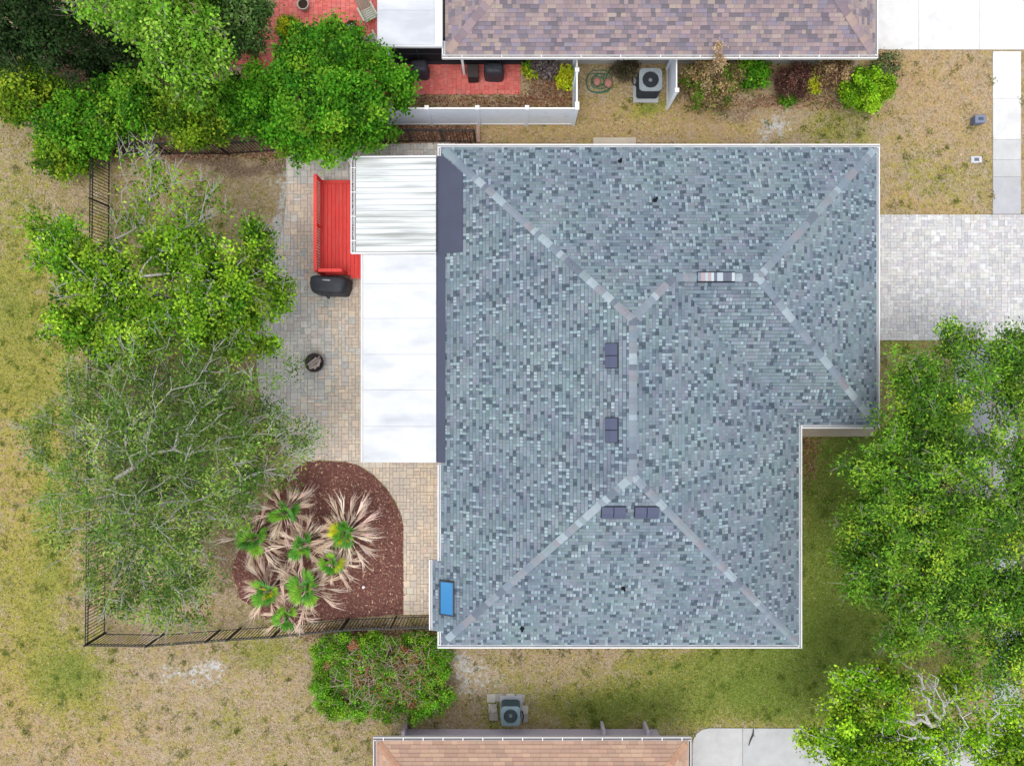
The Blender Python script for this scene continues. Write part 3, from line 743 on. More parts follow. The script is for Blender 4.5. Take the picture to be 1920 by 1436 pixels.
# ribbed white patio cover: one panel per rib
pc = MB(); xA, xB = -6.38, -3.045; yA, yB = 5.24, 9.06
def zc(x): return 2.60 + (x - xA) * .035 - .05
rc0 = MB(); slope = lambda x: 2.50 + (x - xA) * .03
rc0.mesh([(xA, yA, slope(xA) - .05), (xB, yA, slope(xB) - .05), (xB, yB, slope(xB) - .05), (xA, yB, slope(xA) - .05), (xA, yA, slope(xA)), (xB, yA, slope(xB)), (xB, yB, slope(xB)), (xA, yB, slope(xA))],
         [(0, 3, 2, 1), (4, 5, 6, 7), (0, 1, 5, 4), (1, 2, 6, 5), (2, 3, 7, 6), (3, 0, 4, 7)], (.35, .36, .36))
cover1 = rc0.build('patio_cover', M['rib_roof'], house)
npan = 16; pw = (yB - yA - .06) / npan; rr = random.Random(4)
for k in range(npan):
    y0 = yA + .03 + k * pw; mb = MB()
    prof = [(0, .004), (.02, .042), (.045, .042), (.065, .006), (pw * .5, .006), (pw * .5 + .02, .016), (pw * .5 + .04, .006), (pw - .016, .006)]
    x_0, x_1 = xA + .10, xB - .012
    for (ya_, ha), (yb_, hb) in zip(prof[:-1], prof[1:]):
        mb.face([(x_0, y0 + ya_, slope(x_0) + ha), (x_1, y0 + ya_, slope(x_1) + ha), (x_1, y0 + yb_, slope(x_1) + hb), (x_0, y0 + yb_, slope(x_0) + hb)])
    mb.face([(x_0, y0 + a_, slope(x_0) + h_) for a_, h_ in reversed(prof)] + [(x_0, y0, slope(x_0) + .001), (x_0, y0 + pw - .004, slope(x_0) + .001)])
    o = mb.build('panel', M['rib_roof'], cover1); k_ = rr.uniform(.93, 1.05); o.color = (k_, k_, k_ * rr.uniform(.98, 1.02), 1)
g1 = gutter(house, (xA + .05, yA - .03), (xA + .05, yB + .05), (-1, 0), slope(xA) + .06, M['white'], wd=.16, straps=4, debris=[A(140, 96, 70), A(116, 80, 60), A(160, 120, 90)])
for (ya_, yb_) in ((yA - .045, yA - .003), (yB + .003, yB + .045)):
    mb = MB(); mb.mesh([(xA - .1, ya_, slope(xA) - .08), (xB, ya_, slope(xB) - .08), (xB, yb_, slope(xB) - .08), (xA - .1, yb_, slope(xA) - .08),
                        (xA - .1, ya_, slope(xA) + .06), (xB, ya_, slope(xB) + .05), (xB, yb_, slope(xB) + .05), (xA - .1, yb_, slope(xA) + .06)],
                       [(0, 3, 2, 1), (4, 5, 6, 7), (0, 1, 5, 4), (1, 2, 6, 5), (2, 3, 7, 6), (3, 0, 4, 7)]); mb.build('edge_trim', M['white'], house)
# downspout elbow at the corner
mb = MB(); c_ = Vector(P(657, 299, 2.5))
mb.tube([c_ + Vector((.08, -.02, .0)), c_ + Vector((-.05, .05, -.05)), c_ + Vector((-.12, .02, -.3)), c_ + Vector((-.10, 0, -2.40))], [.05, .05, .045, .045], 6); mb.build('downspout', M['white'], house)
# smooth white patio cover
xA2, yA2, yB2 = -6.09, -3.20, 5.18
slope2 = lambda x: 2.44 + (x - xA2) * .03
cuts = [yA2, -1.75, -.28, 1.15, 2.6, 4.0, yB2]
rc0 = MB(); rc0.box(xA2 + .02, xB, yA2 + .02, yB2 - .02, 2.30, 2.40); cover2 = rc0.build('patio_cover', M['white_roof'], house)
for a_, b_ in zip(cuts[:-1], cuts[1:]):
    mb = MB(); e = .004
    mb.mesh([(xA2 + .09, a_ + e, 2.40), (xB - .01, a_ + e, 2.40), (xB - .01, b_ - e, 2.40), (xA2 + .09, b_ - e, 2.40), (xA2 + .09, a_ + e, slope2(xA2)), (xB - .01, a_ + e, slope2(xB)), (xB - .01, b_ - e, slope2(xB)), (xA2 + .09, b_ - e, slope2(xA2))],
            [(4, 5, 6, 7), (0, 1, 5, 4), (1, 2, 6, 5), (2, 3, 7, 6), (3, 0, 4, 7)]); mb.build('panel', M['white_roof'], cover2)
gutter(house, (xA2 + .085, yA2), (xA2 + .085, yB2), (-1, 0), 2.43, M['white'], wd=.10, inner=(.8, .8, .82))
# room and posts under the covers
mb = MB(); mb.box(-5.9, X0 + .49, yA2 + .15, 5.1, 0, 2.298); mb.build('sunroom_wall', M['wall'], house)
for yy in (5.5, 8.9):
    mb = MB(); mb.box(-6.3, -6.2, yy - .05, yy + .05, .36 if yy < 8.8 else .0, 2.44); mb.build('post', M['white'], house)

# ------------------------------------------------------------------ the neighbours' houses
def loose_shingles(faces, parent, cols, expo, widths, seed, prefer, limit=300, name='shingle'):
    r = random.Random(seed); full = []; mb = MB(); cache = {}
    for f in faces:
        vmax = max(v for _, v in f.uv); umin, umax = min(u for u, _ in f.uv), max(u for u, _ in f.uv)
        for c in range(int(vmax / expo) + 1):
            u = umin - r.random() * .4
            while u < umax:
                wd = r.choice(widths); q = clip(f.uv, u + .003, u + wd - .003, c * expo, (c + 1) * expo)
                if q:
                    col = jit(r, r.choice(cols), .07); p_ = f.at(u + wd / 2, (c + .5) * expo)
                    if len(q) == 4 and abs(abs(area(q)) - (wd - .006) * expo) < 1e-6: full.append((prefer(p_), wd, f, u, c, col))
                    else: shingle_piece(mb, f, q, c * expo, (c + 1) * expo, col, .022, .004)
                u += wd
    full.sort(key=lambda t: -t[0])
    for k, (pf, wd, f, u, c, col) in enumerate(full):
        if k < limit and pf > 0:
            if wd not in cache:
                m2 = MB(); w0, w1 = .003, wd - .003
                m2.mesh([(w0, 0, -.002), (w1, 0, -.002), (w1, expo, -.002), (w0, expo, -.002), (w0, 0, .024), (w1, 0, .024), (w1, expo, .004), (w0, expo, .004)],
                        [(4, 5, 6, 7), (0, 1, 5, 4), (1, 2, 6, 5), (3, 0, 4, 7), (2, 3, 7, 6)]); cache[wd] = m2.data(name, M['shingle'])
            o = bpy.data.objects.new(name, cache[wd]); o.matrix_basis = f.mat(u, c * expo); o.color = (*col, 1); put(o, parent)
        else:
            q = [(u + .003, c * expo), (u + wd - .003, c * expo), (u + wd - .003, (c + 1) * expo), (u + .003, (c + 1) * expo)]
            shingle_piece(mb, f, q, c * expo, (c + 1) * expo, col, .022, .004)
    tag(mb.build('shingle_field', M['shingle'], parent), kind='stuff')
# upper neighbour
ZN = 2.4
nx0, nx1 = P2(835, 0, ZN)[0], P2(1640, 0, ZN)[0]; ny0 = P2(0, 103, ZN)[1]; ny1 = ny0 + 11
h = 5.5
nS = RoofFace([(nx0, ny0), (nx1, ny0), (nx1 - h, ny0 + h), (nx0 + h, ny0 + h)], ZN)
nE = RoofFace([(nx1, ny0), (nx1, ny1), (nx1 - h, ny0 + h)], ZN)
nN = RoofFace([(nx1, ny1), (nx0, ny1), (nx0 + h, ny0 + h), (nx1 - h, ny0 + h)], ZN)
nW = RoofFace([(nx0, ny1), (nx0, ny0), (nx0 + h, ny0 + h)], ZN)
nb = thing('house', 'house with mottled mauve and brown shingle roof behind a white vinyl fence', 'house', (6, 18, 0))
mb = MB(); mb.prism([(0.55, ny0 + .75), (nx1 - .6, ny0 + .75), (nx1 - .6, ny1 - .6), (nx0 + .6, ny1 - .6), (nx0 + .6, ny0 + 1.6), (.55, ny0 + 1.6)], 0, ZN - .022); nbw = mb.build('wall', M['wall'], nb)
nbw.color = (.92, .98, 1.08, 1)
nroof = sheathing([nS, nE, nN, nW], [(nx0, ny0), (nx1, ny0), (nx1, ny1), (nx0, ny1)], ZN, 'roof', nb)
ncol = [A(164, 146, 152), A(150, 138, 148), A(176, 156, 158), A(140, 132, 142), A(174, 156, 156), A(158, 148, 162), A(186, 168, 160), A(132, 124, 132), A(168, 150, 150), A(184, 162, 164)]
inframe = lambda p_: 1 if abs(p_.y * FPX / (CAM_H - p_.z)) < 730 and -2.6 < p_.x < 14.8 else -1
loose_shingles([nS, nW, nE], nroof, ncol, .15, [.17, .22, .30, .38], 3, lambda p_: (inframe(p_) > 0 and p_.y < ny0 + 2.2 and 1) or 0, 300)
ncap = [A(176, 156, 160), A(160, 142, 150), A(190, 166, 158), A(150, 136, 146)]
hip_caps(nroof, (nx0 + .1, ny0 + .1, ZN + .05), (nx0 + h, ny0 + h, ZN + h * PITCH), nS.n, nW.n, ncap, .26, .17, 71)
hip_caps(nroof, (nx1 - .1, ny0 + .1, ZN + .05), (nx1 - h, ny0 + h, ZN + h * PITCH), nS.n, nE.n, ncap, .26, .17, 72)
rust = [A(150, 86, 60), A(120, 76, 56), A(170, 104, 74), A(100, 70, 56)]
gutter(nb, (nx0, ny0), (nx1, ny0), (0, -1), ZN, M['white'], ext=(G, G), straps=11, debris=rust, inner=A(190, 170, 160))
gutter(nb, (nx1, ny0 + .002), (nx1, ny1), (1, 0), ZN, M['white'], inner=A(170, 165, 170))
gutter(nb, (nx0, ny0 + .002), (nx0, ny0 + .55), (-1, 0), ZN, M['white'])
# flat white porch roof and the dark screened porch beneath
fx0, fx1 = P2(707, 0, 2.5)[0], P2(830, 0, 2.5)[0]; fy = P2(0, 88, 2.5)[1]
mb = MB(); mb.box(fx0, fx1, fy, fy + 7, 2.35, 2.5); pr = mb.build('porch_roof', M['white_roof'], nb); bevel(pr, .02)
for k in range(5):
    mb = MB(); y_ = fy + .08 + k * 1.38; mb.box(fx0 + .05, fx1 - .35, y_, y_ + 1.37, 2.502, 2.515); o = mb.build('panel', M['white_roof'], pr); o.color = (.96, .97, 1.0, 1)
mb = MB(); mb.box(fx1 - .30, fx1 - .02, fy + .02, fy + 7, 2.502, 2.54); mb.build('flashing', M['white'], pr)
sy = P2(0, 121, 0)[1]; sx0, sx1 = P2(740, 0)[0], P2(986, 0)[0]
mb = MB(); mb.box(sx0, sx1, sy, sy + .03, .25, 2.33); mb.box(sx0, sx0 + .03, sy + .031, sy + 6, .25, 2.33); mb.build('porch_screen', M['screen'], nb)
mb = MB(); mb.box(sx0 - .01, sx1, sy - .02, sy + .06, .0, .25, A(60, 62, 68)); mb.build('kick_plate', M['tint'], nb)
for k in range(6):
    x = sx0 + (sx1 - sx0) * k / 5; mb = MB(); mb.box(x - .03, x + .03, sy - .025, sy - .001, .25, 2.33, A(66, 68, 74)); mb.build('screen_post', M['tint'], nb)
mb = MB(); mb.box(sx0, sx1, sy - .026, sy - .001, .95, 1.0, A(66, 68, 74)); mb.build('screen_rail', M['tint'], nb)
mb = MB(); c_ = P(869, 128, .6); mb.box(c_[0] - .05, c_[0] + .05, c_[1] - .04, c_[1] + .04, .0, 2.25); mb.build('downspout', M['white'], nb)
# lower neighbour
zl = 2.4
lx0, lx1 = P2(706, 0, zl)[0], P2(1290, 0, zl)[0]; ly = P2(0, 1388, zl)[1]; hl = (lx1 - lx0) / 2
lN = RoofFace([(lx1, ly), (lx0, ly), (lx0 + hl, ly - hl)], zl, .36)
lW = RoofFace([(lx0, ly), (lx0, ly - 13), (lx0 + hl, ly - 13), (lx0 + hl, ly - hl)], zl, .36)
lE = RoofFace([(lx1, ly - 13), (lx1, ly), (lx0 + hl, ly - hl), (lx0 + hl, ly - 13)], zl, .36)
lb = thing('house', 'house with peach tan shingle roof and mauve wall, cut off below', 'house', (1, -20, 0))
mb = MB(); wy_ = P2(0, 1366)[1]; mb.prism([(lx0 + .75, ly - 12.5), (lx1 - .75, ly - 12.5), (lx1 - .75, wy_), (lx0 + .75, wy_)], 0, zl - .022); mb.build('wall', M['mauve_wall'], lb)
lroof = sheathing([lN, lW, lE], [(lx0, ly - 13), (lx1, ly - 13), (lx1, ly), (lx0, ly)], zl, 'roof', lb)
lcol = [A(203, 168, 146), A(198, 163, 142), A(208, 173, 150), A(213, 178, 152), A(200, 164, 145), A(194, 160, 140), A(205, 170, 148)]
loose_shingles([lN, lW, lE], lroof, lcol, .15, [.26, .34, .42, .5], 6, lambda p_: 1 if p_.y > ly - 1.25 else 0, 300)
lcap = [A(212, 168, 140), A(200, 156, 130)]
hip_caps(lroof, (lx0 + .1, ly - .1, zl + .04), (lx0 + hl, ly - hl, zl + hl * .36), lN.n, lW.n, lcap, .24, .13, 81)
hip_caps(lroof, (lx1 - .1, ly - .1, zl + .04), (lx0 + hl, ly - hl, zl + hl * .36), lN.n, lE.n, lcap, .24, .13, 82)
gutter(lb, (lx0, ly), (lx1, ly), (0, 1), zl, M['white'], ext=(G, G), straps=16, inner=A(120, 112, 112), frame=(.6, .57, .57))
gutter(lb, (lx0, ly - 13), (lx0, ly - .002), (-1, 0), zl, M['white'], straps=3, inner=A(120, 112, 112), frame=(.6, .57, .57))
gutter(lb, (lx1, ly - 13), (lx1, ly - .002), (1, 0), zl, M['white'], straps=3, inner=A(110, 104, 104), frame=(.6, .57, .57))
for px in (762, 1128, 1208):
    c_ = P(px, 1368); mb = MB(); mb.box(c_[0] - .06, c_[0] + .06, wy_ + .002, wy_ + .35, .0, .9); mb.build('buttress', M['mauve_wall'], lb)

# ------------------------------------------------------------------ red deck
zd = .36
deck = thing('deck', 'red painted wooden deck with railing beside the ribbed patio cover', 'deck', (-7.4, 6.7, 0))
dx0, dx1 = P2(600, 0, zd)[0], -6.02; dy0, dy1 = P2(0, 516, zd)[1], P2(0, 338, zd)[1]; dstep = P2(0, 522, zd)[1]
mb = MB(); mb.box(dx0 + .02, dx1, dy0 + .02, dy1 - .02, .036, zd - .042, A(150, 40, 40)); mb.build('joist_frame', M['red'], deck)
nb_ = 14; bw = (dx1 - dx0) / nb_; rr = random.Random(12)
for k in range(nb_):
    xx = dx0 + k * bw; mb = MB(); mb.box(xx + .006, xx + bw - .006, (dy0 if xx < P2(652, 0, zd)[0] else dstep), dy1 - .16, zd - .04, zd)
    o = mb.build('deck_board', M['red'], deck); k_ = rr.uniform(.88, 1.08); o.color = (k_, k_, k_, 1)
mb = MB(); mb.box(dx0, dx1, dy1 - .15, dy1, zd - .04, zd + .001); o = mb.build('border_board', M['red'], deck); o.color = (.9, .9, .9, 1)
zt = zd + .92
def railing(a, b, n):
    a, b = Vector((*a, 0)), Vector((*b, 0)); d = (b - a); Ln = d.length; d.normalize(); s = Vector((-d.y, d.x, 0)); r = thing_part = None
    mb = MB(); mb.obox(a - s * .07 + Vector((0, 0, zt)), d * Ln, s * .14, Vector((0, 0, .035))); top = mb.build('railing', M['red'], deck)
    for z in (zd + .08, zt - .10):
        mb = MB(); mb.obox(a - s * .019 + Vector((0, 0, z)), d * Ln, s * .038, Vector((0, 0, .08))); mb.build('rail', M['red'], top)
    for k in range(n):
        p_ = a + d * (Ln * (k + .5) / n); mb = MB(); mb.obox(p_ - d * .025 + s * .02 + Vector((0, 0, zd + .04)), d * .05, s * .034, Vector((0, 0, zt - zd - .042))); mb.build('baluster', M['red'], top)
    for t in (0, .5, 1) if Ln > 2.5 else (0, 1):
        p_ = a + d * (Ln * t); mb = MB(); mb.obox(p_ - d * .045 - s * .045 + Vector((0, 0, .036)), d * .09, s * .09, Vector((0, 0, zt - .038))); mb.build('post', M['red'], top)
railing((dx0 + .06, dy0 + .06), (dx0 + .06, dy1 - .05), 34)
railing((dx0 + .20, dy0 + .06), (P2(652, 0, zd)[0] - .05, dy0 + .06), 10)

# ------------------------------------------------------------------ fences
def picket_fence(label, pts, posts, h=1.5, sp=.14):
    c0 = pts[0]; t = thing('fence', label, 'fence', (c0[0], c0[1], 0), group='black metal picket fences round the yard')
    pk = MB(); pk.box(-.011, .011, -.011, .011, .06, h - .02); pk = pk.data('picket', M['black'])
    po = MB(); po.box(-.033, .033, -.033, .033, 0, h + .03); po = po.data('post', M['black'])
    for a, b in zip(pts[:-1], pts[1:]):
        a, b = Vector((*a, 0)), Vector((*b, 0)); d = b - a; Ln = d.length; d.normalize(); s = Vector((-d.y, d.x, 0)); an = math.atan2(d.y, d.x)
        for z in (.12, h - .22, h - .05):
            mb = MB(); mb.obox(a - s * .017 + Vector((0, 0, z)), d * Ln, s * .034, Vector((0, 0, .034))); mb.build('rail', M['black'], t)
        n = int(Ln / sp)
        for k in range(n):
            p_ = a + d * (Ln * (k + .5) / n); o = bpy.data.objects.new('picket', pk); o.location = p_; o.rotation_euler = (0, 0, an); put(o, t)
    for p_ in posts:
        o = bpy.data.objects.new('post', po); o.location = (p_[0], p_[1], 0); put(o, t)
    return t
def along(a, b, sp):
    n = max(1, round(math.dist(a, b) / sp)); return [(a[0] + (b[0] - a[0]) * k / n, a[1] + (b[1] - a[1]) * k / n) for k in range(n + 1)]
fa, fb = (-17.62, 10.05), (-17.84, -10.97)
picket_fence('long black picket fence running down the left lawn beside the trees', [fa, fb], along(fa, fb, 2.4)[:-1])
B_ = [P2(198, 1186), P2(307, 1188), P2(413, 1180), P2(451, 1177), P2(532, 1172), P2(654, 1159), (-3.0, -10.2)]
picket_fence('black picket fence below the palms from the lawn corner to the house', B_, B_[:-1] + along(B_[5], B_[6], 1.9)[1:-1])
T_ = [(-17.55, 10.05), (-12.45, 10.02), (-8.0, 10.35), P2(771.7, 266), P2(892, 267)]
picket_fence('black picket fence under the big green tree along the neighbour', T_, along(T_[0], T_[1], 2.4)[1:] + along(T_[1], T_[2], 2.2)[1:] + along(T_[2], T_[3], 1.9)[1:] + along(T_[3], T_[4], 1.5)[1:])

def vinyl_fence(label, pts, h=1.83):
    t = thing('fence', label, 'fence', (pts[0][0], pts[0][1], 0), group='white vinyl fences by the upper house')
    for a, b in zip(pts[:-1], pts[1:]):
        a, b = Vector((*a, 0)), Vector((*b, 0)); d = b - a; Ln = d.length - .13; d.normalize(); s = Vector((-d.y, d.x, 0)); o_ = a + d * .065
        mb = MB(); nbd = max(2, int(Ln / .3)); 
        mb.obox(o_ - s * .012 + Vector((0, 0, .10)), d * Ln, s * .024, Vector((0, 0, h - .22))); pan = mb.build('panel', M['vinyl'], t)
        for z, hh in ((.04, .10), (h - .13, .10)):
            mb = MB(); mb.obox(o_ - s * .025 + Vector((0, 0, z)), d * Ln, s * .05, Vector((0, 0, hh))); mb.build('rail', M['white'], t)
    for p_ in pts:
        mb = MB(); mb.box(p_[0] - .063, p_[0] + .063, p_[1] - .063, p_[1] + .063, 0, h + .02); po = mb.build('post', M['vinyl'], t)
        mb = MB(); x, y = p_; e = .085; mb.mesh([(x - e, y - e, h + .021), (x + e, y - e, h + .021), (x + e, y + e, h + .021), (x - e, y + e, h + .021), (x - e, y - e, h + .055), (x + e, y - e, h + .055), (x + e, y + e, h + .055), (x - e, y + e, h + .055), (x, y, h + .10)],
                                                [(0, 1, 5, 4), (1, 2, 6, 5), (2, 3, 7, 6), (3, 0, 4, 7), (4, 5, 8), (5, 6, 8), (6, 7, 8), (7, 4, 8)]); mb.build('post_cap', M['white'], po)
    return t
vinyl_fence('long white vinyl privacy fence with square posts in front of the red patio', [(-5.6, 11.34), (-3.52, 11.34), (-1.43, 11.34), (.616, 11.34), (2.685, 11.34)])
vinyl_fence('short white vinyl fence joining the long fence corner to the upper house', [(2.685, 11.49), (2.685, 12.9), (2.685, 13.80)])
vinyl_fence('white vinyl screen panel between the air conditioner and the brown shrub', [(6.80, 12.06), (6.80, 13.80)])

# ------------------------------------------------------------------ air conditioners
def condenser(label, x, y, s, h, cab, top, rz=0, flipped=False):
    t = thing('air_conditioner', label, 'air conditioner', (x, y, 0), rz, 'air conditioning units beside the houses'); r = s / 2
    def bld(mb, name, m, par, col=None, smooth=False):
        o = bpy.data.objects.new(name, mb.data(name, m, smooth)); COL.objects.link(o); o.parent = par
        if col: o.color = (*col, 1)
        return o
    mb = MB(); mb.box(-r - .12, r + .06, -r - .14, r + .04, -.03, .07); bevel(bld(mb, 'pad', M['concrete'], t, A(200, 202, 206)), .02)
    mb = MB(); c_ = .07
    oc = lambda q, z: [(-q + c_, -q, z), (q - c_, -q, z), (q, -q + c_, z), (q, q - c_, z), (q - c_, q, z), (-q + c_, q, z), (-q, q - c_, z), (-q, -q + c_, z)]
    a, b = oc(r - .02, .07), oc(r - .02, h - .05)
    mb.mesh(a + b, [(i, (i + 1) % 8, 8 + (i + 1) % 8, 8 + i) for i in range(8)] + [tuple(range(8, 16))]); bld(mb, 'cabinet', M['tint'], t, cab)
    for k in range(9):
        z = .14 + k * (h - .25) / 9; mb = MB(); a, b = oc(r, z), oc(r, z + .022); mb.mesh(a + b, [(i, (i + 1) % 8, 8 + (i + 1) % 8, 8 + i) for i in range(8)] + [tuple(range(8, 16)), tuple(reversed(range(8)))]); bld(mb, 'louver', M['tint'], t, tuple(v * 1.25 for v in cab))
    # top panel with a round hole
    mb = MB(); n = 32; ro = r + .015; ri = r * .74
    outer = []
    for k in range(n):
        an = 2 * math.pi * (k + .5) / n; ca, sa = math.cos(an), math.sin(an); m_ = (abs(ca) ** 7 + abs(sa) ** 7) ** (1 / 7.0); outer.append((ca / m_ * ro, sa / m_ * ro))
    inner = [(math.cos(2 * math.pi * (k + .5) / n) * ri, math.sin(2 * math.pi * (k + .5) / n) * ri) for k in range(n)]
    v = [(x_, y_, h - .05) for x_, y_ in outer] + [(x_, y_, h) for x_, y_ in outer] + [(x_, y_, h) for x_, y_ in inner] + [(x_, y_, h - .18) for x_, y_ in inner]
    f = []
    for k in range(n):
        j = (k + 1) % n; f += [(k, j, n + j, n + k), (n + k, n + j, 2 * n + j, 2 * n + k), (2 * n + k, 2 * n + j, 3 * n + j, 3 * n + k)]
    mb.mesh(v, f); bld(mb, 'top_panel', M['tint'], t, top)
    mb = MB(); mb.lathe([(ri - .002, h - .17), (.001, h - .17)], 24, A(24, 26, 30)); bld(mb, 'fan_well', M['tint'], t)
    for k in range(3):
        mb = MB(); an = k * 2.094 + .5
        pts = [(.08, -.06, 0), (ri * .9, -.14, .03), (ri * .95, .10, -.03), (.09, .07, -.02)]
        ca, sa = math.cos(an), math.sin(an); mb.face([(p_[0] * ca - p_[1] * sa, p_[0] * sa + p_[1] * ca, h - .11 + p_[2]) for p_ in pts]); bld(mb, 'fan_blade', M['tint'], t, A(214, 216, 222) if k == 2 else A(110, 116, 124))
    mb = MB(); mb.lathe([(.10, h - .13), (.10, h - .06), (.07, h - .045), (.001, h - .045)], 14); bld(mb, 'fan_motor', M['tint'], t, A(150, 156, 164), True)
    mb = MB()
    for rr_ in np.linspace(.12, ri - .01, 5):
        mb.tube([(math.cos(2 * math.pi * k / 24) * rr_, math.sin(2 * math.pi * k / 24) * rr_, h + .008) for k in range(25)], .005, 4)
    for k in range(6):
        an = k * math.pi / 3; mb.tube([(math.cos(an) * .06, math.sin(an) * .06, h + .008), (math.cos(an) * (ri + .02), math.sin(an) * (ri + .02), h + .004)], .006, 4)
    bld(mb, 'fan_guard', M['dark_metal'], t)
    mb = MB(); mb.box(-r - .05, -r - .021, .0, .16, .25, .6); bld(mb, 'service_box', M['tint'], t, A(70, 76, 82))
    mb = MB(); mb.tube([(-r, .1, .2), (-r - .12, .12, .15), (-r - .16, .3, .12), (-r - .12, .6, .15)], .025, 6); bld(mb, 'pipe', M['black'], t)
    return t
condenser('large grey condenser with dark louvered cabinet below the mauve roof', 5.90, 12.90, .94, .95, A(58, 64, 70), A(160, 170, 176))
condenser('blue grey condenser on patchy pavers beside the peach roofed house', -.06, -14.24, .80, .80, A(84, 104, 108), A(140, 164, 172), R(180))
for k, (px, py) in enumerate([(921, 1308), (937, 1307), (957, 1308), (976, 1308), (924, 1327), (926, 1342), (982, 1330), (982, 1345)]):
    c_ = P(px, py); mb = MB(); mb.box(-.19, .19, -.19, .19, -.03, .035); o = mb.build('stepping_stone', M['concrete']); o.location = (c_[0], c_[1], 0); o.rotation_euler = (0, 0, random.uniform(-.1, .1))
    o.color = (*[A(214, 208, 196), A(186, 180, 172), A(222, 216, 204), A(190, 186, 178)][k % 4], 1); bevel(o, .015)
    tag(o, 'square concrete stepping stone by the blue grey condenser, ' + ['leftmost of the upper row', 'second from left in the upper row', 'third from left in the upper row', 'rightmost of the upper row', 'upper one on its left side', 'lower one on its left side', 'upper one on its right side', 'lower one on its right side'][k], 'paver', 'stepping stones round the lower condenser')

# ------------------------------------------------------------------ small things
def local(mb, name, m, par, col=None, smooth=False):
    o = bpy.data.objects.new(name, mb.data(name, m, smooth)); COL.objects.link(o); o.parent = par
    if col: o.color = (*col, 1)
    return o
# covered grill
def covered(name, label, cat, px, py, z, L_, Wd, H, rz, bulge=0.0, mat='cover', seed=0):
    c_ = P(px, py, z * .6); t = thing(name, label, cat, (c_[0], c_[1], 0.036), rz); r = random.Random(seed)
    n = 40; rings = []
    for (s, zz, sq) in ((1.0, .0, 8), (1.0, .3, 8), (.985, H * .74, 8), (.96, H * .84, 7), (.86, H * .95, 5), (.66, H * .99, 4), (.3, H, 3)):
        ring = []
        for k in range(n):
            an = 2 * math.pi * k / n; ca, sa = math.cos(an), math.sin(an); m_ = (abs(ca) ** sq + abs(sa) ** sq) ** (1 / sq)
            x, y = ca / m_ * L_ / 2 * s, sa / m_ * Wd / 2 * s
            if y < 0: x *= 1 - .20 * (-y / (Wd / 2)) * bulge
            wob = 1 + .018 * math.sin(an * 9 + seed) * (1 - zz / H) + r.uniform(-.008, .008)
            ring.append((x * wob, y * wob, zz + r.uniform(-.012, .012) * (zz > 0)))
        rings.append(ring)
    mb = MB(); v = [p_ for ring in rings for p_ in ring]; f = []
    for i in range(len(rings) - 1):
        f += [(i * n + k, i * n + (k + 1) % n, (i + 1) * n + (k + 1) % n, (i + 1) * n + k) for k in range(n)]
    f.append(tuple((len(rings) - 1) * n + k for k in range(n))); mb.mesh(v, f); local(mb, 'fabric_cover', M[mat], t, None, True)
    return t
gr = covered('grill', 'black fabric covered barbecue grill standing against the red deck railing', 'grill', 619, 536, 1.1, 1.62, .78, 1.12, R(-3), .7, seed=2)
mb = MB(); pts = [(-.62, -.12, .93), (-.42, .17, 1.075), (-.1, .24, 1.085), (.25, .22, 1.085), (.6, .02, .98)]; mb.tube(pts, .014, 4); local(mb, 'piping', M['tint'], gr, A(170, 172, 178))
mb = MB(); mb.tube([(-.06, -.34, .62), (-.08, -.44, .6), (-.06, -.50, .5)], [.10, .09, .06], 8); local(mb, 'handle_pocket', M['cover'], gr)
mb = MB(); mb.box(-.2, .12, .14, .2, 1.115, 1.123); local(mb, 'vent_strip', M['tint'], gr, A(180, 182, 190))
# fire pit
fp = P(590, 680, .3)
t = thing('fire_pit', 'round black iron fire pit on the paver patio', 'fire pit', (fp[0], fp[1], .036))
mb = MB(); mb.lathe([(.26, .08), (.34, .14), (.39, .28), (.41, .30), (.41, .32), (.385, .32), (.33, .19), (.24, .12), (.001, .11)], 28, A(74, 68, 68)); local(mb, 'bowl', M['tint'], t, None, True)
mb = MB(); mb.lathe([(.41, .30), (.425, .31), (.425, .325), (.40, .33)], 28, A(104, 94, 92)); local(mb, 'rim', M['tint'], t)
for k in range(4):
    an = k * math.pi / 2 + .5; mb = MB(); mb.tube([(math.cos(an) * .28, math.sin(an) * .28, .1), (math.cos(an) * .33, math.sin(an) * .33, 0)], .015, 6); local(mb, 'leg', M['black'], t)
mb = MB(); mb.lathe([(.24, .135), (.12, .15), (.001, .155)], 14, A(60, 56, 54)); local(mb, 'ash', M['soil'], t)
logd = [(-.12, .06, 40, .50, .065, .18), (.10, -.08, 50, .46, .06, .18), (.0, .0, 35, .58, .06, .29), (.12, .13, 60, .38, .055, .22), (-.06, -.16, 25, .42, .06, .21), (.2, .0, 75, .34, .05, .28)]
lt = ['lower left', 'lower right', 'topmost, longest', 'upper edge', 'bottom edge', 'rightmost']
for (x, y, an, ln, r_, z), l_ in zip(logd, lt):
    an = R(an); d = Vector((math.cos(an), math.sin(an), .05)) * ln / 2; c_ = Vector((fp[0] + x, fp[1] + y, .036 + z)); mb = MB()
    mb.tube([c_ - d, c_ - d * .3, c_ + d * .4, c_ + d], [r_, r_ * 1.1, r_ * .95, r_ * .9], 7, random.choice([A(206, 190, 182), A(176, 160, 154), A(222, 208, 200)])); o = mb.build('log', M['bark'])
    tag(o, 'greyish firewood log in the iron fire pit, the ' + l_ + ' one', 'log', 'logs in the fire pit')
# white caps in the mulch
for (px, py, l_) in ((679, 942, 'upper right part of the mulch bed'), (682, 1100, 'lower right part of the mulch bed')):
    c_ = P(px, py); mb = MB(); mb.lathe([(.06, -.02), (.06, .05), (.05, .06), (.03, .06), (.028, .045), (.001, .045)], 14); o = mb.build('pipe_cap', M['white']); o.location = (c_[0], c_[1], .02)
    tag(o, 'small white round pipe cap in the ' + l_, 'pipe cap', 'pipe caps in the mulch')
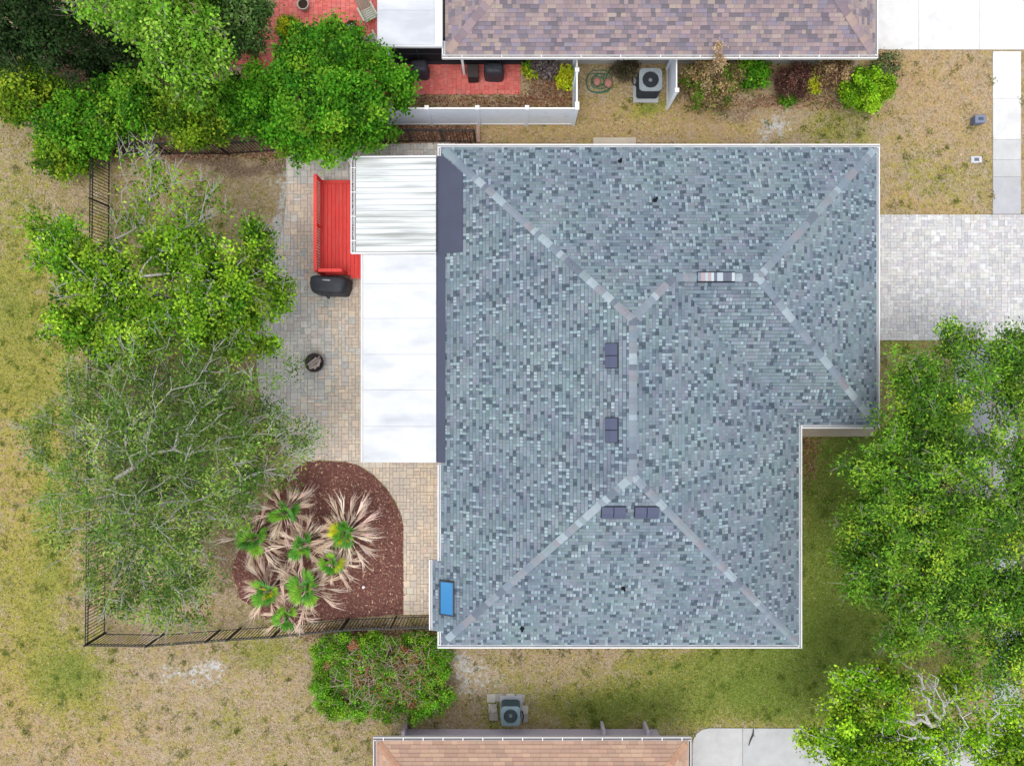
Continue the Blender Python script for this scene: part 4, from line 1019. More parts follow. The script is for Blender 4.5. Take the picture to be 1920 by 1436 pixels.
# utility boxes on the right lawn
c_ = P(1837, 224, .3); t = thing('utility_box', 'small blue grey utility pedestal on the dry lawn by the sidewalk', 'utility box', (c_[0], c_[1], 0))
mb = MB(); mb.box(-.22, .22, -.16, .16, 0, .32); bevel(local(mb, 'housing', M['tint'], t, A(118, 128, 152)), .03, 2)
mb = MB(); mb.box(-.235, .235, -.175, .175, .321, .37); bevel(local(mb, 'lid', M['tint'], t, A(140, 148, 172)), .02)
mb = MB(); mb.box(-.10, .12, -.06, .06, .371, .378); local(mb, 'plate', M['tint'], t, A(92, 100, 124))
c_ = P(1830, 300); t = thing('meter_box', 'flat white water meter box lid set in the dry lawn', 'meter box', (c_[0], c_[1], 0))
mb = MB(); mb.box(-.24, .24, -.15, .15, -.02, .05); bevel(local(mb, 'frame', M['tint'], t, A(226, 228, 232)), .02)
mb = MB(); mb.box(-.10, .10, -.07, .07, .051, .058); local(mb, 'lid', M['tint'], t, A(110, 112, 118))
for k in range(3):
    mb = MB(); mb.box(-.09, .09, -.05 + k * .04, -.035 + k * .04, .0585, .064); local(mb, 'ridge', M['tint'], t, A(150, 152, 158))
# pots
def pot(label, px, py, r, h, col, fill, plant=None, seed=0):
    c_ = P(px, py, h); t = thing('flower_pot', label, 'flower pot', (c_[0], c_[1], .03), group='pots on the neighbour\'s red patio')
    mb = MB(); mb.lathe([(.001, 0), (r * .68, 0), (r * .92, h * .82), (r, h * .83), (r * 1.02, h), (r * .86, h), (r * .82, h * .78)], 20); local(mb, 'pot', M['tint'], t, col)
    mb = MB(); mb.lathe([(r * .83, h * .80), (.001, h * .84)], 16); local(mb, 'soil', M['soil'], t)
    rn = random.Random(seed)
    if fill == 'stones':
        for k in range(12):
            an, d = rn.uniform(0, 6.3), rn.uniform(0, r * .65); s = rn.uniform(.03, .055); mb = MB()
            mb.lathe([(.001, -s * .6), (s * .8, -s * .3), (s, 0), (s * .7, s * .5), (.001, s * .6)], 7, (1, 1, 1), (math.cos(an) * d, math.sin(an) * d, h * .86 + s * .4)); local(mb, 'stone', M['tint'], t, rn.choice([A(200, 190, 176), A(150, 136, 120), A(224, 214, 200)]), True)
    return t
pot('round planter with wide white rim at the top edge of the red patio', 568, 8, .25, .35, A(206, 200, 186), 'soil')
pot('brown terracotta pot filled with pale stones on the red patio', 659, 49, .25, .38, A(150, 84, 62), 'stones', seed=3)
pot('dark pot holding a spiky green plant beside the big tree', 537, 60, .27, .38, A(88, 66, 60), 'soil')
pot('terracotta pot with red rim between the trees left of the red patio', 472, 95, .28, .36, A(186, 104, 92), 'soil')
pot('small brown pot half under the pale green tree', 424, 81, .22, .3, A(116, 66, 54), 'soil')
pot('small white pot below the white porch roof corner', 712, 98, .13, .2, A(224, 216, 206), 'soil')
c_ = P(729, 98, .4); t = thing('side_table', 'small white side table below the white porch roof', 'table', (c_[0], c_[1], .03))
mb = MB(); mb.box(-.24, .24, -.2, .2, .40, .43); bevel(local(mb, 'table_top', M['white'], t), .01)
for sx in (-1, 1):
    for sy_ in (-1, 1): mb = MB(); mb.box(sx * .2 - .018, sx * .2 + .018, sy_ * .16 - .018, sy_ * .16 + .018, 0, .40); local(mb, 'leg', M['white'], t)
# slatted patio chairs
def chair(label, px, py, rz):
    c_ = P(px, py, .4); t = thing('patio_chair', label, 'chair', (c_[0], c_[1], .03), rz, 'pale green slatted patio chairs'); cg = A(206, 214, 198)
    for k in range(6):
        y = -.26 + k * .092; mb = MB(); mb.box(-.26, .26, y, y + .07, .38, .40); local(mb, 'seat_slat', M['tint'], t, cg)
    for k in range(5):
        x = -.25 + k * .105; mb = MB(); mb.obox((x, .29, .40), (.08, 0, 0), (0, .20, .55), (0, .02, -.006)); local(mb, 'back_slat', M['tint'], t, cg)
    for sx in (-1, 1):
        mb = MB(); mb.box(sx * .31 - .035, sx * .31 + .035, -.28, .36, .58, .605); local(mb, 'armrest', M['tint'], t, A(218, 222, 206))
        for y in (-.25, .28): mb = MB(); mb.box(sx * .30 - .02, sx * .30 + .02, y - .02, y + .02, 0, .58); local(mb, 'leg', M['tint'], t, cg)
        mb = MB(); mb.box(sx * .275 - .012, sx * .275 + .012, -.27, .29, .34, .379); local(mb, 'seat_rail', M['tint'], t, cg)
    mb = MB(); mb.obox((-.29, .50, .93), (.58, 0, 0), (0, .012, .05), (0, .03, -.006)); local(mb, 'top_rail', M['tint'], t, cg)
chair('pale green slatted patio chair nearest the top of the red patio', 691, 28, R(28))
chair('pale slatted patio chair half hidden by the big green tree', 693, 78, R(205))
covered('grill', 'round black covered grill outside the screened porch, partly under the big tree', 'grill', 788, 132, .8, .72, .52, .95, R(4), .6, seed=5)
covered('grill', 'wide black covered grill below the mauve roof on the red patio', 'grill', 926, 136, .8, .86, .46, .95, R(-2), .6, seed=6)
c_ = P(887, 136, .5); t = thing('storage_bin', 'dark brown square storage bin beside the wide black covered grill', 'bin', (c_[0], c_[1], .03))
mb = MB(); mb.box(-.22, .22, -.26, .26, 0, .6); bevel(local(mb, 'bin_body', M['tint'], t, A(62, 54, 56)), .02)
mb = MB(); mb.box(-.235, .235, -.275, .275, .601, .65); bevel(local(mb, 'lid', M['tint'], t, A(80, 70, 70)), .02)
# hose, stones, ball
mb = MB(); c_ = P(1120, 155, 0); r_ = random.Random(3); pts = []
for k in range(150):
    an = k * .21; rad = .34 + .20 * math.sin(k * .045) + r_.uniform(-.012, .012)
    pts.append((c_[0] + math.cos(an) * rad * 1.1 + .1 * math.sin(k * .02), c_[1] + math.sin(an) * rad + .03 * math.sin(an * 3), .02 + k * .0009))
e = pts[-1]; pts += [(e[0] - .1, e[1] + .25, .12), (e[0] + .05, e[1] + .6, .1), (e[0] + .4, e[1] + .9, .15), (e[0] + .3, e[1] + 1.1, .5)]
mb.tube(pts, .018, 5); tag(mb.build('garden_hose', M['hose'], None, True), 'coiled green garden hose on the grass right of the short white fence', 'hose')
for (px, py, l_, s) in ((1120, 151, 'left', .17), (1141, 154, 'right', .19)):
    c_ = P(px, py, .2); mb = MB(); mb.lathe([(.001, 0), (s * .9, 0), (s, s * .5), (s * .8, s * .9), (s * .4, s * 1.1), (.001, s * 1.12)], 12); o = mb.build('garden_stone', M['tint'], None, True); o.location = (c_[0], c_[1], .0); o.scale = (1, 1.15, 1)
    o.color = (*A(196, 140, 126), 1); tag(o, 'pinkish round garden stone inside the hose coil, the ' + l_ + ' one', 'stone', 'stones in the hose coil')
c_ = P(229, 141, .2); mb = MB(); mb.lathe([(.15 * math.sin(a_), .15 - .15 * math.cos(a_)) for a_ in np.linspace(0.01, math.pi - .01, 10)], 16); o = mb.build('ball', M['tint'], None, True); o.location = (c_[0], c_[1], 0.0); o.color = (*A(40, 110, 190), 1)
tag(o, 'bright blue ball lying in the dark planting at upper left', 'ball')

# ------------------------------------------------------------------ trees and shrubs
def leaf_object(name, C, Ln, Wd, D, Nn, col, parent, mat='leaf'):
    D = D / np.linalg.norm(D, axis=1, keepdims=True)
    S = np.cross(Nn, D); S /= np.linalg.norm(S, axis=1, keepdims=True) + 1e-9
    U = np.cross(D, S); n = len(C)
    L_, W2 = Ln[:, None] * .5, Wd[:, None] * .5
    v = np.empty((n, 4, 3)); v[:, 0] = C - D * L_; v[:, 1] = C + S * W2 + U * W2 * .5 + D * L_ * .1; v[:, 2] = C + D * L_ - U * W2 * .3; v[:, 3] = C - S * W2 + U * W2 * .5 + D * L_ * .1
    me = bpy.data.meshes.new(name); np_mesh(me, v.reshape(-1, 3), np.arange(n * 4).reshape(-1, 4))
    at = me.attributes.new('Col', 'FLOAT_COLOR', 'FACE'); a = np.ones((n, 4), np.float32); a[:, :3] = col; at.data.foreach_set('color', a.ravel())
    me.materials.append(M[mat]); me.update(calc_edges=True)
    return put(bpy.data.objects.new(name, me), parent)
def branch_mesh(name, pos, par, rad, col, parent, sides=5):
    E = [(par[i], i) for i in range(len(pos)) if par[i] >= 0]
    a = np.array([pos[i] for i, _ in E]); b = np.array([pos[j] for _, j in E]); ra = np.array([rad[i] for i, _ in E]); rb = np.array([rad[j] for _, j in E])
    ra = np.minimum(ra, rb * 1.6 + .004)
    d = b - a; d /= np.linalg.norm(d, axis=1, keepdims=True) + 1e-9
    ref = np.where(np.abs(d[:, 2:3]) < .9, np.array([[0, 0, 1.]]), np.array([[1., 0, 0]])); x = np.cross(ref, d); x /= np.linalg.norm(x, axis=1, keepdims=True); y = np.cross(d, x)
    n = len(E); v = np.empty((n, 2 * sides, 3))
    for k in range(sides):
        t = 2 * math.pi * k / sides; o = x * math.cos(t) + y * math.sin(t); v[:, k] = a + o * ra[:, None] - d * ra[:, None] * .3; v[:, sides + k] = b + o * rb[:, None]
    base = (np.arange(n) * 2 * sides)[:, None]
    q = np.concatenate([np.stack([base[:, 0] + k, base[:, 0] + (k + 1) % sides, base[:, 0] + sides + (k + 1) % sides, base[:, 0] + sides + k], -1) for k in range(sides)])
    me = bpy.data.meshes.new(name); np_mesh(me, v.reshape(-1, 3), q)
    at = me.attributes.new('Col', 'FLOAT_COLOR', 'FACE'); c = np.ones((len(q), 4), np.float32); c[:, :3] = col; at.data.foreach_set('color', c.ravel())
    me.materials.append(M['bark']); me.update(calc_edges=True)
    return put(bpy.data.objects.new(name, me), parent)

def plant(name, label, cat, base_px, fork, blobs, ntar, per, leaf, cols, sig, bark, seed, twigs=0, twl=.5, rk=.011, group=None, wts=None, dead=0.0, deadcols=None, flat=.55, droop=.25, crk=1.0):
    r = np.random.default_rng(seed); bx, by, _ = P(base_px[0], base_px[1], 0)
    t = thing(name, label, cat, (bx, by, 0), group=group)
    B = np.array([(*P(b[0], b[1], b[2]), b[3] * (CAM_H - b[2]) / FPX, b[4], b[5] if len(b) > 5 else 1.0, b[6] if len(b) > 6 else 1.0) for b in blobs])
    wt = B[:, 3] ** 2 * (.35 + .65 * np.minimum(1, B[:, 5])) * B[:, 6]; bi = r.choice(len(B), ntar, p=wt / wt.sum())
    d = r.normal(size=(ntar, 3)); d /= np.linalg.norm(d, axis=1, keepdims=True); d *= (r.random((ntar, 1)) ** .42); spur = r.random(ntar) < .16; d[spur] *= r.uniform(1.1, 1.5, (spur.sum(), 1)); d[spur, 2] *= .5
    T = B[bi, :3] + d * np.stack([B[bi, 3], B[bi, 3], B[bi, 4]], -1); dens = np.where(spur, .6, 1.0) * B[bi, 5]; crook = np.where(B[bi, 5] < .3, 2.0, 1.0) * crk
    T[:, 2] = np.maximum(T[:, 2], .15)
    fz = fork; top = np.array([bx, by, fz])
    pos, par, plen = [], [], []
    for k in range(5):
        s = k / 4; pos.append(np.array([bx + .08 * math.sin(k * 1.7) * fz / 3 * s, by + .08 * math.cos(k * 2.1) * fz / 3 * s, fz * s - (.05 if k == 0 else 0)])); par.append(k - 1); plen.append(0)
    order = np.argsort(np.linalg.norm(T - top, axis=1)); ends = []
    for i in order:
        p_ = np.array(pos[2:]); cost = np.linalg.norm(p_ - T[i], axis=1) + .45 * np.array(plen[2:]); j = int(np.argmin(cost)) + 2
        a = pos[j]; dd = T[i] - a; ln = np.linalg.norm(dd); m = max(1, int(ln / (.45 if crook[i] < 1.5 else .25))); cur = j
        for q in range(1, m + 1):
            s = q / m; n_ = a + dd * s + np.array([0, 0, 1]) * .12 * ln * math.sin(math.pi * s) + (r.normal(size=3) * .07 * crook[i] * min(ln, 1.2) if q < m else 0)
            pos.append(n_); par.append(cur); plen.append(plen[cur] + ln / m); cur = len(pos) - 1
        ends.append((cur, i))
    cnt = np.zeros(len(pos)); 
    for c_, _ in ends: cnt[c_] += 1
    for k in range(len(pos) - 1, 0, -1): cnt[par[k]] += cnt[k]
    rad = rk * np.maximum(cnt, .35) ** .5
    tp, tr = list(pos), list(par); trad = list(rad)
    if twigs:
        for (c_, i) in ends:
            for _ in range(r.poisson(twigs)):
                out = pos[c_] - np.array([bx, by, fz * .7]); out /= np.linalg.norm(out) + 1e-6
                dr = out + r.normal(size=3) * .55; dr[2] = abs(dr[2]) * .5 + .05; dr /= np.linalg.norm(dr); l_ = twl * r.uniform(.5, 1.3); cur = c_
                for q in (1, 2):
                    tp.append(pos[c_] + dr * l_ * q / 2 + r.normal(size=3) * .05); tr.append(cur); trad.append(.009 if q == 1 else .004); cur = len(tp) - 1
                if r.random() < .6:
                    d2 = dr + r.normal(size=3) * .5; tp.append(tp[-2] + d2 * l_ * .45); tr.append(len(tp) - 3); trad.append(.004)
    branch_mesh('trunk', tp, tr, trad, bark, t)
    k = r.poisson(per * dens[np.array([i for _, i in ends])]); E = np.array([pos[c_] for c_, _ in ends]); I = np.repeat(np.arange(len(ends)), k); n = len(I)
    C = E[I] + r.normal(size=(n, 3)) * np.array([sig, sig, sig * flat]); C[:, 2] = np.maximum(C[:, 2], .04)
    D = r.normal(size=(n, 3)); D[:, 2] = D[:, 2] * .5 - droop; Nn = r.normal(size=(n, 3)) * .55 + np.array([0, 0, 1.])
    cols = np.array(cols); w_ = np.array(wts, float) if wts else np.ones(len(cols)); ci = r.choice(len(cols), len(ends), p=w_ / w_.sum())
    mixc = cols[ci][I]; alt = cols[r.choice(len(cols), n, p=w_ / w_.sum())]; mixc = np.where(r.random((n, 1)) < .3, alt, mixc)
    if dead:
        dc = np.array(deadcols); dm = r.random(len(ends)) < dead; mixc = np.where(dm[I][:, None], dc[r.integers(0, len(dc), n)], mixc)
    mixc = mixc * r.uniform(.55, 1.3, len(ends))[I][:, None] * r.uniform(.75, 1.25, (n, 1)) * r.uniform(.92, 1.08, (n, 3))
    leaf_object('crown', C, leaf[0] * r.uniform(.7, 1.3, n), leaf[1] * r.uniform(.7, 1.3, n), D, Nn, mixc, t)
    return t
LK = .95
def Lc(*c): return A(*c, k=LK)
bright = [Lc(116, 160, 34), Lc(140, 178, 44), Lc(90, 140, 28), Lc(160, 194, 56), Lc(66, 112, 24)]
wmid = [Lc(104, 142, 56), Lc(90, 128, 48), Lc(126, 156, 66), Lc(74, 108, 42), Lc(144, 166, 80)]
oak = [Lc(110, 156, 44), Lc(88, 136, 38), Lc(136, 174, 54), Lc(66, 106, 34), Lc(172, 198, 60)]
lime = [Lc(132, 178, 30), Lc(110, 160, 28), Lc(152, 192, 42), Lc(82, 128, 26), Lc(168, 198, 56)]
deep = [Lc(70, 132, 24), Lc(86, 146, 30), Lc(50, 104, 22), Lc(104, 156, 38), Lc(126, 168, 44)]
dark = [Lc(36, 62, 26), Lc(28, 50, 22), Lc(46, 72, 32), Lc(54, 76, 40)]  # leaf tones darkened so the colour itself carries the upper left garden's shade
olive = [Lc(108, 146, 30), Lc(92, 132, 28), Lc(128, 160, 38), Lc(70, 108, 24), Lc(150, 172, 48)]
grey_b = A(176, 170, 160); brown_b = A(110, 96, 84); white_b = A(206, 202, 196)

plant('tree', 'bright green leafy tree left of the patio with bare grey branches above it', 'tree', (320, 560), 2.2,
      [(120, 470, 4.4, 55, .7), (200, 520, 4.6, 70, .9), (250, 600, 4.8, 70, .9), (330, 470, 4.5, 55, .7), (400, 525, 4.8, 70, .9), (460, 570, 4.5, 55, .8), (520, 552, 4.0, 28, .4), (350, 600, 4.9, 60, .8),
       (430, 625, 4.5, 55, .7), (475, 500, 4.2, 38, .6), (160, 600, 4.2, 55, .8), (220, 650, 4.2, 50, .8), (72, 440, 3.8, 26, .5), (468, 445, 4.0, 28, .4), (495, 640, 3.8, 26, .4),
       (300, 350, 4.2, 62, .5, .14, 2.2), (262, 295, 4.0, 40, .4, .1, 2.5), (380, 385, 4.2, 45, .5, .16, 2), (345, 425, 4.4, 45, .5, .35), (240, 400, 4.0, 40, .5, .2)],
      420, 140, (.145, .085), bright, .22, white_b, 101, twigs=1.8, twl=.6, rk=.007, crk=.6, wts=[4, 4, 3, 1.6, 3])
plant('tree', 'wide airy tree with many pale bare twigs left of the fire pit', 'tree', (325, 925), 2.4,
      [(300, 720, 5.0, 110, 1.1), (180, 740, 4.6, 85, 1.0), (420, 715, 4.6, 90, 1.0), (500, 765, 4.2, 55, .8), (115, 830, 4.2, 70, .9), (240, 850, 5.6, 100, 1.0), (380, 850, 5.6, 95, 1.0), (480, 845, 4.8, 80, .9), (560, 820, 4.0, 30, .4),
       (150, 950, 4.8, 85, .9), (280, 980, 5.5, 105, 1.0), (400, 950, 5.0, 75, .9), (200, 1060, 4.4, 65, .8), (300, 1090, 4.6, 85, .8), (370, 1080, 4.2, 55, .8), (335, 1150, 4.0, 50, .6), (240, 1125, 4.0, 50, .6),
       (75, 780, 3.8, 34, .5), (95, 950, 4.0, 34, .5), (530, 690, 3.8, 26, .4), (470, 905, 4.2, 50, .7), (300, 850, 2.2, 190, .8)],
      620, 80, (.14, .055), wmid, .25, white_b, 102, twigs=1.8, twl=.75, droop=.1, rk=.0068)
plant('tree', 'large spreading oak overhanging the right corner of the grey roof', 'tree', (1765, 965), 2.6,
      [(1725, 715, 4.6, 48, .8), (1790, 650, 4.4, 45, .6), (1860, 700, 4.8, 55, .8), (1905, 660, 4.4, 40, .6), (1705, 800, 4.8, 58, .9), (1760, 780, 5.4, 80, 1.0), (1640, 885, 4.8, 58, .8), (1720, 890, 5.6, 85, 1.0),
       (1830, 870, 5.6, 80, 1.0, .7), (1900, 830, 5.0, 60, .9, .7), (1615, 985, 4.6, 55, .8), (1700, 1005, 5.6, 85, 1.0), (1800, 1000, 5.8, 85, 1.0), (1890, 980, 5.4, 75, .9), (1640, 1070, 4.6, 62, .8), (1730, 1105, 5.2, 78, .9), (1820, 1115, 5.2, 75, .9),
       (1905, 1120, 5.0, 65, .9), (1700, 1180, 4.4, 48, .7), (1785, 1215, 4.2, 40, .6), (1885, 1225, 4.6, 62, .8), (1590, 1035, 4.2, 30, .5), (1960, 900, 5, 80, 1), (1960, 1100, 5, 80, 1), (1930, 740, 4.6, 50, .7), (1680, 705, 3.8, 22, .4)],
      860, 130, (.14, .06), oak, .23, grey_b, 103, rk=.008, twigs=.8, twl=.6, wts=[4, 4, 3, 4, .9])
plant('tree', 'lime green tree with gnarled bare branches over the lower driveway', 'tree', (1745, 1370), 1.8,
      [(1600, 1290, 3.6, 38, .6), (1655, 1275, 3.8, 42, .6), (1585, 1365, 3.8, 55, .7), (1660, 1350, 4.0, 50, .7), (1600, 1425, 3.8, 50, .7), (1680, 1430, 4.0, 60, .8), (1735, 1300, 4.2, 45, .4, .05, 2.5), (1790, 1280, 3.8, 45, .6, .7), (1850, 1305, 4.2, 42, .5, .15, 2.5), (1770, 1325, 4.3, 45, .3, .08, 2),
       (1760, 1395, 4.0, 60, .7, .5), (1840, 1385, 4.0, 55, .7, .6), (1900, 1415, 3.8, 50, .7), (1555, 1335, 3.2, 26, .4, .5), (1525, 1385, 3.0, 24, .4), (1700, 1345, 4.2, 40, .4, .04, 2), (1800, 1345, 4.2, 40, .4, .1, 1.5), (1900, 1350, 3.8, 40, .5, .6)],
      330, 150, (.13, .08), lime, .20, A(226, 222, 216), 104, twigs=1.4, twl=.45, rk=.013)
plant('tree', 'dense deep green tree at the left end of the white vinyl fence', 'tree', (610, 190), 1.8,
      [(545, 110, 3.2, 30, .5), (600, 95, 3.4, 34, .5), (648, 118, 3.8, 36, .6), (700, 112, 3.6, 34, .5), (735, 145, 3.2, 28, .4), (742, 175, 3.0, 20, .4), (690, 160, 4.0, 36, .5), (640, 165, 4.4, 38, .5, .8), (585, 150, 4.0, 34, .5), (530, 165, 3.4, 34, .5),
       (575, 205, 4.2, 42, .6), (635, 220, 4.2, 42, .6), (690, 205, 3.6, 36, .5), (715, 230, 3.0, 28, .4), (545, 240, 3.2, 36, .5), (600, 262, 3.2, 34, .5), (655, 258, 3.0, 28, .4), (500, 205, 3.0, 36, .6), (500, 255, 2.6, 30, .5), (480, 160, 2.8, 30, .5),
       (612, 68, 3.0, 20, .3), (575, 70, 2.8, 18, .3), (570, 285, 2.6, 18, .3), (690, 262, 2.6, 18, .3), (760, 160, 2.8, 12, .25), (625, 45, 2.8, 14, .25), (660, 88, 3.2, 20, .3), (770, 140, 2.8, 10, .2), (755, 195, 2.8, 14, .25), (470, 225, 2.6, 26, .4), (455, 170, 2.6, 24, .4), (620, 290, 2.5, 16, .3), (540, 290, 2.5, 18, .3), (620, 130, 2.0, 95, .5, .3), (600, 220, 2.0, 90, .5, .3)],
      360, 165, (.15, .095), deep, .19, brown_b, 105, wts=[4, 4, 3, 3, 1.5])
plant('tree', 'tall pale green tree at the top edge left of the red patio', 'tree', (330, 60), 2.6,
      [(330, 55, 5.2, 75, .9), (380, 115, 5.0, 50, .8), (280, 35, 5.0, 55, .8), (225, 25, 4.6, 42, .6, .7), (355, 165, 4.4, 34, .6), (325, 110, 5.2, 55, .8), (180, 15, 4.4, 34, .5, .5), (330, -40, 5, 80, 1)],
      230, 95, (.16, .09), [Lc(104, 156, 40), Lc(124, 172, 52), Lc(84, 136, 34), Lc(144, 184, 70)], .22, grey_b, 106, twigs=.8)
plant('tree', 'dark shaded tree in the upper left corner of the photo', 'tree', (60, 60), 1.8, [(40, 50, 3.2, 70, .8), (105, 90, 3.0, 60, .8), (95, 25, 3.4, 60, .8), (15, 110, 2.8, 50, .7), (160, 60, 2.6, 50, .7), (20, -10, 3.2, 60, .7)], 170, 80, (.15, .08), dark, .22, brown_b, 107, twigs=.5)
plant('tree', 'grey green tree top left of the red patio behind the white rimmed planter', 'tree', (455, 30), 1.8, [(440, 35, 3.6, 52, .8), (482, 18, 3.4, 36, .6), (425, 90, 3.0, 26, .5), (470, 70, 3.0, 28, .5), (400, 20, 3.6, 40, .6)], 120, 95, (.14, .07), [Lc(76, 112, 50), Lc(96, 130, 64), Lc(60, 92, 42), Lc(116, 144, 80)], .2, grey_b, 108, twigs=.5)
hl_ = ['yellow green shrub at the left edge of the photo', 'broad olive shrub beside the upper left corner of the black fence', 'green shrub behind the fence between two olive shrubs', 'olive yellow shrub above the bare fenced yard', 'deep green shrub touching the dense deep green tree', 'low green shrub spilling onto the left lawn at the fence corner', 'dark brown green shrub in the deep shade of the upper left garden']
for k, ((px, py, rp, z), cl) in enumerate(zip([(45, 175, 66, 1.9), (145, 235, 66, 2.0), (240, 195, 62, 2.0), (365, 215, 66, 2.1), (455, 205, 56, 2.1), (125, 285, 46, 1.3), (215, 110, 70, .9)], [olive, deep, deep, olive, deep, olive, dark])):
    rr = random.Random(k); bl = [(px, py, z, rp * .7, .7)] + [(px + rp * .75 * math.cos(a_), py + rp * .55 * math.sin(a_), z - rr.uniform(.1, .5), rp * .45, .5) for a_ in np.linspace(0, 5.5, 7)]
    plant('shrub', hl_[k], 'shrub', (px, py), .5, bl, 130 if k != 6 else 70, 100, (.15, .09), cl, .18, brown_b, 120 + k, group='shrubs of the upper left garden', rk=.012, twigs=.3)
# shrubs along the neighbour's wall
tan = [Lc(176, 148, 110), Lc(150, 124, 88), Lc(140, 128, 76), Lc(190, 164, 126), Lc(120, 100, 72)]; redb = [A(140, 96, 84), A(116, 76, 68), A(164, 124, 110), A(96, 70, 60)]
yel = [Lc(190, 196, 40), Lc(160, 180, 40), Lc(206, 204, 60)]; pur = [A(150, 140, 140), A(176, 166, 160), A(120, 108, 112), A(140, 120, 126)]
for k, (lb_, px, py, rp, z, nt_, per, cl, lf) in enumerate([
    ('big half dead brown shrub right of the white vinyl screen panel', 1335, 155, 50, 1.2, 150, 75, tan + olive[:2], (.12, .06)),
    ('tall thin brown shrub reaching over the mauve roof gutter', 1341, 112, 22, 2.4, 40, 80, tan, (.11, .05)),
    ('dark green shrub right of the big brown shrub below the gutter', 1412, 138, 28, .7, 60, 70, deep, (.14, .08)),
    ('reddish brown dry shrub in the middle of the wall bed', 1488, 150, 32, .9, 80, 75, redb, (.10, .05)),
    ('small yellow green plant right of the reddish brown shrub', 1527, 155, 14, .6, 26, 70, yel, (.12, .07)),
    ('brown dried shrub left of the round bright green bush', 1568, 138, 32, 1.0, 80, 75, tan + redb[:1], (.11, .05)),
    ('round bright green bush at the right end of the wall bed', 1622, 165, 46, 1.2, 160, 110, lime[:4], (.12, .07)),
    ('loose grey green shrub at the roof corner by the white driveway', 1660, 125, 24, 1.0, 55, 55, [Lc(120, 130, 86), Lc(96, 112, 66)] + tan[:1], (.12, .06)),
    ('pale purple grey shrub at the end of the screened porch', 1018, 124, 20, .8, 40, 70, pur, (.10, .06)),
    ('yellow and green spiky plant right of the wide black covered grill', 997, 130, 13, .5, 24, 60, yel + deep[:2], (.16, .05)),
    ('bright yellow leaved plant left of the short white fence', 1062, 147, 14, .6, 26, 55, yel, (.14, .08)),
    ('dry dark twiggy shrub left of the large grey condenser', 1172, 132, 22, .5, 40, 50, [A(120, 104, 90), A(96, 86, 70), A(110, 116, 70)], (.10, .04)),
    ('low green weed clump in front of the reddish brown shrub', 1478, 182, 11, .2, 20, 50, deep, (.12, .07)),
    ('spiky green plant growing in the dark pot on the red patio', 537, 52, 18, .9, 26, 60, deep[:2] + yel[:1], (.24, .05))]):
    rr = random.Random(k); bl = [(px, py, z, rp * .75, z * .45)] + [(px + rp * .7 * math.cos(a_), py + rp * .6 * math.sin(a_), z * rr.uniform(.5, .85), rp * .45, z * .35) for a_ in np.linspace(0, 5.4, 6)]
    plant('shrub', lb_, 'shrub' if rp > 15 else 'plant', (px, py), z * .25, bl, nt_, per, lf, cl, .11, brown_b, 140 + k, group='plants along the upper house', rk=.008, twigs=.8 if cl[0] in tan + redb else .2, twl=.3)
# the big clipped hedge below
ring = [(715 + 113 * math.copysign(abs(math.cos(a_)) ** .5, math.cos(a_)), 1268 + 62 * math.copysign(abs(math.sin(a_)) ** .5, math.sin(a_)), .9, 22, .45) for a_ in np.linspace(0, 6.1, 40)]
core = [(715 + 70 * math.cos(a_), 1262 + 34 * math.sin(a_), 1.15, 40, .28, .55) for a_ in np.linspace(0, 5.6, 8)] + [(715, 1262, 1.25, 45, .25, .4), (790, 1225, 1.0, 36, .3, .7), (650, 1225, 1.0, 36, .3, .7), (715, 1300, 1.1, 50, .3, .9), (790, 1310, 1.0, 32, .4)]
plant('hedge', 'rounded green hedge with a dry twiggy brown top below the mulch bed', 'hedge', (715, 1265), .3, ring + core, 640, 105, (.085, .055), [Lc(96, 156, 34), Lc(120, 172, 44), Lc(78, 136, 30), Lc(140, 180, 52)] + olive[:1], .10, A(176, 160, 136), 160, rk=.008, twigs=1.0, twl=.35, dead=.06, deadcols=[A(214, 130, 96), A(190, 116, 88), A(196, 166, 132)])
dt = thing('dry_branches', 'tangle of dry orange brown branches on top of the rounded hedge', 'branches', (*P2(735, 1262, 1.2), 1.2))
rr = np.random.default_rng(5); mb = MB()
for k in range(330):
    cx, cy = rr.choice([(675, 1265), (770, 1240), (760, 1285), (700, 1285), (730, 1250)]) + rr.normal(size=2) * 20; a = Vector(P(cx, cy, 1.3)); an = rr.uniform(0, 6.3)
    b = a + Vector((math.cos(an), math.sin(an), .25)) * rr.uniform(.2, .6); m_ = (a + b) / 2 + Vector((0, 0, .06)); c_ = [A(190, 112, 86), A(186, 168, 146), A(200, 186, 166), A(170, 140, 116)][k % 4]
    mb.tube([a, m_, b], [.013, .010, .005], 4, c_, False)
mb.build('twig', M['bark'], dt)

# ------------------------------------------------------------------ fallen leaves
rr = np.random.default_rng(61); pts_ = []
for (x0_, y0_, x1_, y1_, n_) in ((725, 236, 892, 268, 2200), (760, 180, 1080, 200, 1400), (985, 125, 1075, 195, 900), (540, 238, 730, 290, 900), (210, 284, 540, 296, 900), (1290, 180, 1600, 205, 700), (100, 60, 330, 200, 1500), (560, 1175, 810, 1200, 800)):
    pts_.append(np.stack([rr.uniform(x0_, x1_, n_), rr.uniform(y0_, y1_, n_)], -1))
pts_.append(np.stack([1506 + np.abs(rr.normal(0, 16, 420)), 822 + np.abs(rr.normal(0, 50, 420))], -1))
pts_ = np.concatenate(pts_); pts_ = pts_ + rr.normal(0, 4, pts_.shape); n = len(pts_); C = np.stack([(pts_[:, 0] - 960) * CAM_H / FPX, -(pts_[:, 1] - 718) * CAM_H / FPX, rr.uniform(.01, .05, n)], -1)
D = rr.normal(size=(n, 3)); D[:, 2] *= .2; lc_ = np.array([A(176, 116, 84), A(150, 98, 76), A(206, 156, 120), A(226, 190, 160), A(126, 88, 70), A(190, 134, 110)])
